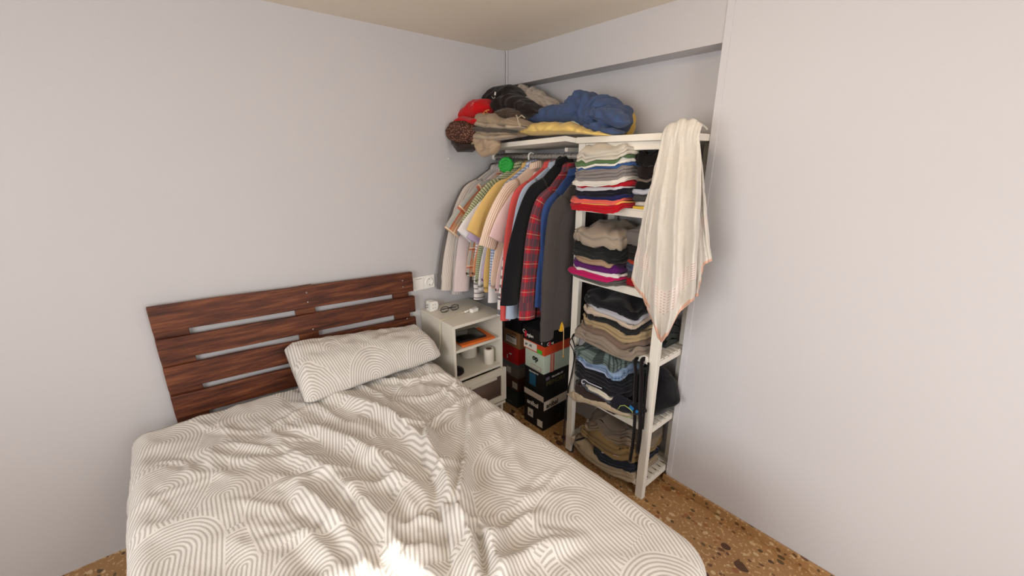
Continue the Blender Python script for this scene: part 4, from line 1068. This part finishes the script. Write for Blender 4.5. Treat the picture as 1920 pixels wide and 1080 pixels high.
# leopard print hat with dark brim hanging at the left end
def leopard():
    n = NT('brown_leopard_print'); tc = n.n('ShaderNodeTexCoord').outputs['Object']
    v = n.n('ShaderNodeTexVoronoi'); v.inputs['Scale'].default_value = 105; n.link(tc, v.inputs['Vector'])
    f = n.math('LESS_THAN', v.outputs['Distance'], .42)
    return n.done(n.mix(f, srgb(72, 48, 40), srgb(132, 94, 80)), .9, .1)
t = thing('bucket_hat', A(865, 270, 1.40), 'brown spotted print hat with dark brim hanging at the left end of the top shelf', 'hat', GP)
bundle('crown', [(849, 240), (858, 228), (872, 226), (888, 234)], [(852, 262), (864, 274), (876, 272), (888, 262)], 1.44, .07, leopard(), '', '', 31, .3, 30, parent=t)
m = MB(); rm_ = [A(846, 232, 1.40), A(845, 250, 1.39), A(848, 266, 1.38), A(859, 281, 1.37), A(868, 274, 1.37)]
o_ = []
for i, p in enumerate(rm_):
    q = rm_[min(i+1, len(rm_)-1)]-rm_[max(0, i-1)]; s_ = Vector((q.z, 0, -q.x)).normalized()*-.012
    o_.append([p+Vector((0, -.004, 0))-s_, p+s_+Vector((0, -.004, 0)), p+s_+Vector((0, .10, 0)), p-s_+Vector((0, .10, 0))])
m.rings(o_); m.build('brim', C('brim_dark', (52, 42, 38)), t)
# red cap
t = thing('baseball_cap', A(890, 230, 1.52), 'bright red baseball cap lying at the left end of the pile', 'cap', GP)
bundle('crown', [(866, 226), (882, 200), (896, 186), (910, 185), (919, 190)], [(866, 232), (885, 236), (905, 226), (919, 214)], 1.56, .085, C('cap_red', (190, 22, 26)), '', '', 32, .25, 34, parent=t, e=.95)
bundle('peak', [(858, 226), (872, 218), (888, 222), (905, 222)], [(858, 232), (872, 237), (890, 238), (905, 228)], 1.49, .05, C('cap_red', (190, 22, 26)), '', '', 33, .1, 20, parent=t)
po = A(907, 214, 1.475)
m = MB(); m.tube([A(905, 213, 1.472), A(910, 208, 1.472), A(914, 211, 1.472), A(911, 207, 1.472), A(917, 206, 1.472)], .0022, 6); m.tube([A(905, 213, 1.472), A(909, 214, 1.472)], .0022, 6); m.build('embroidery', plain('gold_thread', (224, 150, 80), .6), t)
m = MB(); m.tube([A(883, 200, 1.478), A(884, 196, 1.478), A(886, 197, 1.478), A(886, 193, 1.478), A(888, 194, 1.478)], .0018, 6); m.build('lettering', plain('pink_thread', (226, 120, 120), .6), t)
# black cap
t = thing('baseball_cap', A(950, 210, 1.68), 'large black baseball cap with white badge at the top of the pile', 'cap', GP)
KC = C('cap_black', (32, 25, 23))
bundle('crown', [(915, 196), (922, 176), (934, 163), (950, 161), (962, 160), (970, 170), (984, 186), (996, 196)], [(915, 212), (935, 214), (960, 212), (996, 212)], 1.70, .09, KC, '', '', 34, .45, 44, parent=t, e=.9)
m = MB(); c_ = A(928.5, 175.5, 1.606); m.box(c_, (.014, .002, .018), Matrix.Rotation(.25, 3, 'Y')); m.build('badge', M_TXTW, t, bevel=.0005)
m = MB(); m.tube([A(922, 181, 1.606), A(924, 184, 1.606), A(927, 184, 1.606), A(928, 181, 1.606)], .0014, 6); m.build('logo', M_TXTW, t)
text_mesh('lettering', 'Sunday', .021, M_TXTW, t, A(925, 205, 1.603), (A(932, 188, 1.60)-A(924, 205, 1.60)), Vector((-.8, -.2, .45)), shear=.2) if False else None
m = MB(); m.tube([A(924, 203, 1.604), A(926, 198, 1.604), A(925, 201, 1.604), A(928, 195, 1.604), A(927, 198, 1.604), A(930, 192, 1.604), A(929, 195, 1.604), A(932, 188, 1.604)], .0016, 6); m.build('lettering', M_TXTW, t)
bundle('sweater', [(930, 196), (945, 184), (965, 178), (985, 186), (1003, 196), (1016, 208)], [(930, 212), (955, 210), (975, 215), (1000, 222), (1016, 216)], 1.635, .075, C('black_sweater', (36, 27, 25)), 'black sweater draped down to the right of the black cap', 'sweater', 35, .9, 44, group=GP)
bundle('beanie', [(930, 214), (942, 206), (958, 203), (974, 208), (986, 219)], [(930, 224), (950, 224), (970, 226), (986, 226)], 1.575, .06, C('olive_brown_hat', (74, 58, 44)), 'dark olive brown hat below the black sweater', 'hat', 36, .6, 34, group=GP)
# knitted grey sweater rolled in folds
t = thing('knit_sweater', A(1010, 200, 1.82), 'light grey ribbed knit sweater rolled up at the top of the pile', 'sweater', GP)
KN = cloth('ribbed_knit', (196, 184, 172), bump=1.0, scale=150)
for k, (tp, bt, yy) in enumerate((([(970, 172), (978, 160), (992, 159), (1010, 170), (1030, 182), (1048, 190)], [(970, 182), (985, 184), (1010, 190), (1048, 200)], 1.86),
                              ([(972, 176), (982, 167), (1000, 176), (1020, 188), (1044, 194)], [(972, 184), (990, 192), (1010, 200), (1030, 206), (1044, 204)], 1.80),
                              ([(985, 184), (1000, 184), (1015, 194), (1030, 200), (1038, 202)], [(985, 192), (1000, 202), (1015, 214), (1030, 216), (1038, 212)], 1.76))):
    bundle('fold', tp, bt, yy, .040, KN, '', '', 37+k, 1.1, 34, parent=t)
# beige trousers, folded
BG = C('beige_chino', (158, 138, 114)); BG2 = C('beige_chino_light', (172, 154, 132)); BG3 = C('grey_taupe_lining', (78, 70, 62))
t = thing('trousers', A(940, 230, 1.56), 'upper folded beige trousers with a tied waist cord on the pile', 'trousers', GP)
bundle('leg', [(902, 224), (912, 214), (935, 215), (960, 221), (985, 224), (994, 232)], [(902, 228), (925, 238), (955, 240), (980, 240), (994, 240)], 1.555, .09, BG, '', '', 41, .7, 44, parent=t)
bundle('leg', [(882, 238), (900, 224), (925, 224), (950, 232), (985, 232), (994, 236)], [(882, 242), (905, 240), (935, 246), (965, 246), (994, 244)], 1.565, .10, BG2, '', '', 42, .8, 44, parent=t)
m = MB(); m.tube([A(968, 216, 1.465), A(971, 222, 1.462), A(972, 230, 1.46), A(976, 238, 1.46)], .004, 8); m.tube([A(971, 222, 1.462), A(978, 216, 1.465), A(984, 221, 1.465)], .003, 8); m.build('waist_cord', BG2, t)
t = thing('trousers', A(925, 250, 1.53), 'lower folded beige trousers with dark lining showing on the shelf board', 'trousers', GP)
bundle('leg', [(876, 244), (888, 236), (915, 238), (945, 240), (968, 244), (982, 252)], [(876, 252), (900, 262), (930, 263), (960, 258), (982, 256)], 1.55, .10, BG, '', '', 43, .5, 44, parent=t)
bundle('lining', [(886, 243), (896, 238), (925, 240), (955, 242), (964, 246)], [(886, 246), (905, 248), (935, 251), (958, 250), (964, 248)], 1.500, .065, BG3, '', '', 44, .3, 30, parent=t)
bundle('leg', [(878, 248), (890, 248), (915, 252), (945, 254), (968, 252)], [(878, 254), (900, 262), (930, 264), (955, 260), (968, 256)], 1.485, .045, BG2, '', '', 45, .4, 36, parent=t)
bundle('scarf', [(878, 258), (893, 255), (915, 257), (937, 260)], [(878, 264), (893, 276), (908, 296), (925, 289), (937, 280)], 1.485, .035, C('beige_flap', (176, 152, 126)), 'beige cloth corner drooping over the left front of the shelf board', 'scarf', 46, 1.0, 34, group=GP)
# yellow blankets and mint cloth, blue jacket
YL = C('pale_yellow', (222, 190, 112))
bundle('blanket', [(976, 246), (990, 238), (1015, 233), (1045, 231), (1075, 232), (1100, 238), (1135, 248), (1160, 253)], [(976, 250), (1000, 255), (1050, 253), (1090, 252), (1130, 255), (1160, 256)], 1.655, .10, YL, 'pale yellow folded blanket at the front of the top boards', 'blanket', 51, .8, 60, group=GP)
bundle('pillowcase', [(1022, 234), (1035, 229), (1055, 229), (1075, 230), (1090, 225), (1100, 230), (1112, 240)], [(1022, 236), (1050, 237), (1085, 240), (1112, 244)], 1.70, .07, C('mint_white', (206, 216, 200)), 'thin mint and cream cloth between the yellow blanket and blue jacket', 'pillowcase', 52, .3, 40, group=GP)
bundle('cushion', [(1150, 226), (1170, 212), (1186, 209), (1190, 216), (1187, 232)], [(1150, 250), (1165, 254), (1180, 254), (1187, 250)], 1.83, .04, C('ochre_yellow', (212, 176, 92)), 'ochre yellow cushion corner behind the right end of the blue jacket', 'cushion', 53, .4, 30, group=GP)
t = thing('jacket', A(1100, 235, 1.74), 'crumpled blue jacket heaped on the middle of the top boards', 'jacket', GP)
BJ = C('denim_blue_nylon', (64, 80, 114), rough=.8)
bundle('sleeve', [(993, 228), (1003, 214), (1025, 204), (1050, 197), (1075, 192), (1090, 185), (1105, 190)], [(993, 234), (1010, 236), (1040, 235), (1070, 231), (1095, 228), (1105, 232)], 1.70, .085, BJ, '', '', 54, .6, 56, parent=t)
bundle('body', [(1070, 192), (1085, 180), (1098, 171), (1108, 176), (1118, 186), (1130, 180), (1142, 178), (1146, 186), (1160, 192), (1170, 202), (1176, 216)], [(1070, 228), (1090, 236), (1105, 246), (1130, 252), (1160, 252), (1176, 240)], 1.735, .11, BJ, '', '', 55, 1.15, 72, parent=t, creases=1.8)
bundle('fold', [(1092, 182), (1102, 176), (1112, 186), (1118, 205), (1120, 225)], [(1092, 236), (1100, 242), (1110, 244), (1120, 240)], 1.66, .04, BJ, '', '', 56, 1.0, 30, parent=t)
bundle('collar', [(1110, 206), (1130, 202), (1152, 206), (1170, 214), (1178, 226)], [(1110, 222), (1135, 230), (1158, 240), (1178, 236)], 1.655, .045, BJ, '', '', 57, .9, 40, parent=t)
bundle('hem', [(1100, 232), (1120, 230), (1140, 236), (1158, 240), (1168, 246)], [(1100, 240), (1120, 248), (1140, 253), (1160, 254), (1168, 252)], 1.65, .05, BJ, '', '', 58, .9, 40, parent=t)

# ------------------------------------------------------------------ fourth and fifth compartments, loose things
bundle('sleeping_mat', [(1064, 734), (1078, 731), (1100, 742), (1130, 750), (1165, 764), (1185, 775)], [(1064, 742), (1082, 752), (1105, 756), (1130, 764), (1160, 776), (1185, 784)], 1.605, .022, C('cream_canvas', (188, 170, 144)), 'cream canvas cloth rolled along the front edge of the fourth shelf', 'cloth roll', 61, .35, 50)
bundle('backpack', [(1140, 742), (1150, 722), (1180, 698), (1210, 690), (1235, 688), (1258, 715), (1270, 740)], [(1140, 750), (1165, 764), (1195, 774), (1230, 776), (1270, 768)], 1.765, .085, C('black_nylon', (16, 15, 19), rough=.8), 'bulging black backpack at the right of the fourth compartment', 'backpack', 62, .35, 54)
bundle('swim_shorts', [(1143, 744), (1160, 740), (1185, 752), (1212, 764)], [(1143, 762), (1165, 772), (1190, 776), (1212, 778)], 1.60, .020, C('navy_nylon', (26, 26, 36), rough=.8), 'dark navy garment with blue trim hanging over the fourth shelf front', 'shorts', 63, .5, 40)
m = MB(); m.tube([A(1158, 768, 1.572), A(1163, 761, 1.57), A(1171, 760, 1.57), A(1180, 766, 1.57), A(1186, 772, 1.57), A(1184, 781, 1.57), A(1176, 783, 1.57), A(1167, 779, 1.575)], .0022, 6)
tag(m.build('drawcord', plain('lime_cord', (176, 190, 110), .6)), 'pale lime green looped cord hanging from the navy garment', 'cord')
m = MB(); m.box(A(1184, 765, 1.574), (.022, .004, .018), Matrix.Rotation(.4, 3, 'Y')); m.box(A(1194, 772, 1.574), (.012, .004, .014), Matrix.Rotation(.2, 3, 'Y'))
tag(m.build('swim_goggles', plain('sky_blue', (30, 112, 172), .4), bevel=.002), 'bright blue plastic piece beside the lime cord', 'goggles') if False else None
for (px_, py_, w1, h1, lb) in ((1184, 765, .024, .018, 'bright blue triangular tag hanging beside the lime cord'), (1194, 772, .012, .016, 'small blue round tag beside the hanging black straps')):
    tag(MB().box(A(px_, py_, 1.572), (w1, .004, h1), Matrix.Rotation(.4, 3, 'Y')).build('fabric_tag', plain('sky_blue', (30, 112, 172), .4), bevel=.0015), lb, 'tag')
# white piping curl
m = MB(); m.tube(smooth_poly([tuple(A(x, y, 1.574)) for x, y in ((1096, 719), (1092, 719), (1091, 714), (1096, 712), (1103, 717), (1114, 722), (1128, 728))], 5).tolist(), .0028, 6)
tag(m.build('hanger_cord', plain('white_cord', (196, 194, 206), .6)), 'thin white curled cord on the front of the dark brown trousers', 'cord')
# belts and straps
BLK = cloth('black_webbing', (22, 17, 18), scale=500, rough=.7)
def strap(pts, wd, label, name='belt', th=.003):
    m = MB(); P = smooth_poly([tuple(p) for p in pts], 5); rs = []
    for i, p in enumerate(P):
        tg = P[min(i+1, len(P)-1)]-P[max(0, i-1)]; tg = Vector(tg).normalized()
        s_ = tg.cross(Vector((0, 1, 0))); s_ = s_.normalized() if s_.length > .05 else Vector((1, 0, 0)); nn = s_.cross(tg).normalized()
        p = Vector(p); rs.append([p-s_*wd/2-nn*th/2, p+s_*wd/2-nn*th/2, p+s_*wd/2+nn*th/2, p-s_*wd/2+nn*th/2])
    m.rings(rs); return tag(m.build(name, BLK, smooth=True), label, 'belt', 'belts and straps hanging on the shelving unit')
strap([A(1200, 672, 1.640), A(1191, 676, 1.612), A(1192, 700, 1.60), A(1190, 740, 1.59), A(1190, 790, 1.59), A(1186, 835, 1.59), A(1181, 866, 1.59)], .017, 'left long black strap hanging from the third shelf down to the bottom shelf')
strap([A(1212, 672, 1.640), A(1203, 678, 1.608), A(1203, 710, 1.585), A(1201, 760, 1.58), A(1200, 810, 1.58), A(1195, 850, 1.58)], .022, 'wide black strap hanging just right of the longer thin one')
strap([A(1216, 680, 1.620), A(1212, 720, 1.600), A(1208, 770, 1.59), A(1205, 805, 1.59)], .010, 'short narrow black strap against the right front post')
strap([A(1080, 624, 1.625), A(1073, 632, 1.612), A(1078, 655, 1.612), A(1074, 690, 1.612), A(1066, 730, 1.612), A(1060, 770, 1.612), A(1056, 835, 1.61)], .007, 'thin black belt dangling down the left front post')
strap([A(1083, 624, 1.622), A(1068, 640, 1.606), A(1076, 662, 1.606), A(1073, 700, 1.606), A(1064, 735, 1.606), A(1062, 790, 1.606)], .005, 'narrow black cord twisting around the left front post')
strap([A(1125, 802, 1.72), A(1108, 815, 1.68), A(1092, 822, 1.62), A(1078, 828, 1.602), A(1073, 848, 1.600)], .010, 'black strap lying across the left end of the bottom shelf')
strap([A(1128, 806, 1.74), A(1110, 812, 1.69), A(1096, 822, 1.64), A(1080, 824, 1.635)], .008, 'second black strap on the bottom shelf slats')
# paper sheet and plug on bottom shelf
m = MB(); a_, b_, c_, d_ = A(1124, 848, 1.602), A(1160, 857, 1.602), A(1160, 859, 1.602), A(1128, 856, 1.602)
m.rings([[p, p+Vector((0, .05, .004)), p+Vector((0, .05, .008)), p+Vector((0, 0, .004))] for p in (a_, b_)]); tag(m.build('envelope', M_LABEL, bevel=.0005), 'small white paper packet under the khaki trousers on the bottom shelf', 'packet')
# dark jacket hanging inside the unit behind the third compartment
bundle('jacket', [(1082, 520), (1095, 518), (1118, 524)], [(1082, 608), (1098, 604), (1118, 600)], 1.86, .035, C('dark_grey_jacket', (50, 50, 52)), 'dark grey jacket hanging behind the third compartment', 'jacket', 64, .4, 30)
MB_ = MB().box(A(1087, 595, 1.80), (.022, .004, .012)); tag(MB_.build('sewn_tag', plain('tag_red', (178, 30, 48), .6), bevel=.001), 'small red fabric tag on the dark jacket behind the shelves', 'tag')

# ------------------------------------------------------------------ towel
def towel():
    t = thing('towel', A(1270, 440, 1.56), 'cream bath towel with peach hem draped over the right end of the shelving top', 'towel')
    n = NT('terry_cotton'); f = n.noise(320, 2); n.bump(n.math('ADD', n.noise(420, 2), n.math('MULTIPLY', n.noise(60, 3), .6)), .8, .004)
    MT = n.done(n.mix(f, srgb(226, 220, 210), srgb(212, 204, 192)), 1.0, .05, .3)
    n = NT('terry_woven_band'); vec, u, v = n.uv()
    lines = n.math('MULTIPLY', stripe(n, v, .011, .35), n.math('LESS_THAN', n.math('FRACT', n.math('DIVIDE', u, .05)), .55))
    n.bump(n.noise(400, 2), .5, .002); MBAND = n.done(n.mix(lines, srgb(224, 214, 206), srgb(196, 172, 160)), 1.0, .05, .2)
    MH = cloth('peach_hem', (222, 176, 152))
    def panel(name, left, right, hem, Yf, seed, pleats, amp, Yt, bandv=.82, top=False):
        NU, NV = 72, 90; L_ = interp; rs = []
        ys = []
        grid = [[None]*(NU+1) for _ in range(NV+1)]; uvg = {}
        for j in range(NU+1):
            u = j/NU
            endpy = interp(hem, u)
            for i in range(NV+1):
                v = i/NV
                py = lerp(left[0][1], endpy, v)
                pl, pr = sinterp([(b, a) for a, b in left], py), sinterp([(b, a) for a, b in right], py)
                g = min(1, v*1.5)
                px = lerp(pl, pr, u)
                uu = u+.07*nz(u*2.3, v*1.1, seed+3)
                ph = pleats*2*math.pi*uu + 1.6*nz(u*2, v*1.0, seed) + seed
                a_ = amp*(.55+.9*abs(nz(u*3.1, v*.7, seed+6)))*g**.6
                f_ = math.sin(ph); dy = a_*(1-2*abs(math.sin(ph*.5))**.8 + .12*math.sin(ph*1.7+1))
                y = lerp(Yt, Yf, sstep(0, .35, v)) - dy - .018*math.sin(math.pi*u)*g + .004*nz(u*14, v*9, seed)
                grid[i][j] = A(px, py, y)
        if top:
            pre = []
            for i in range(14):
                q = i/14; row = []
                for j in range(NU+1):
                    u = j/NU; p = grid[0][j]; up = math.sin(math.pi*min(1, max(0, u*.96+.02)))**.5
                    y = lerp(1.715, p.y, q); hz = 1.794+(.034*math.sin(math.pi*min(1, q*.62))**1)*up+.006*math.sin(u*19)*q*up
                    z = hz if q < .8 else lerp(hz, p.z, ((q-.8)/.2)**1.6)
                    row.append(Vector((lerp(-.935, p.x, .78+.22*q), y, z)))
                pre.append(row)
            grid = pre+grid; NV += 14
        m = MB(); T = .0
        for i in range(NV+1): m.v += grid[i]
        for i in range(NV):
            for j in range(NU):
                q = (i*(NU+1)+j, (i+1)*(NU+1)+j, (i+1)*(NU+1)+j+1, i*(NU+1)+j+1)
                e_ = (i+.5-(14 if top else 0))/(NV-(14 if top else 0)); m.cur = 2 if e_ > .976 else 1 if (bandv < e_ < bandv+.11) else 0
                m.face(q, tuple(((k % (NU+1))/NU*.6, (k//(NU+1))/NV*.9) for k in q))
        o = m.build(name, [MT, MBAND, MH], t, solid=.007)
        return o
    panel('front_drape', [(1241, 256), (1230, 310), (1217, 370), (1209, 430), (1205, 520), (1205, 580), (1222, 650)], [(1311, 256), (1315, 300), (1314, 360), (1310, 430), (1306, 490), (1303, 545), (1296, 585), (1262, 650)],
          [(0, 556), (.12, 585), (.30, 634), (.45, 642), (.62, 628), (.72, 590), (1, 562)], 1.535, 1.3, 3.2, .030, 1.598, .76, True)
    panel('left_drape', [(1239, 275), (1224, 330), (1206, 400), (1197, 455), (1190, 490), (1184, 530), (1180, 560)], [(1262, 275), (1256, 330), (1246, 400), (1238, 460), (1232, 510), (1226, 560), (1224, 600)],
          [(0, 524), (.2, 540), (.6, 560), (.85, 578), (1, 584)], 1.550, 2.1, 1.6, .014, 1.604, .72)
    panel('right_drape', [(1282, 275), (1292, 330), (1298, 400), (1300, 460), (1300, 520), (1298, 560)], [(1311, 275), (1319, 330), (1324, 400), (1329, 450), (1334, 490), (1330, 520), (1326, 556)],
          [(0, 556), (.35, 556), (.55, 500), (.62, 496), (1, 489)], 1.60, 3.3, 1.6, .010, 1.607, .60)
towel()
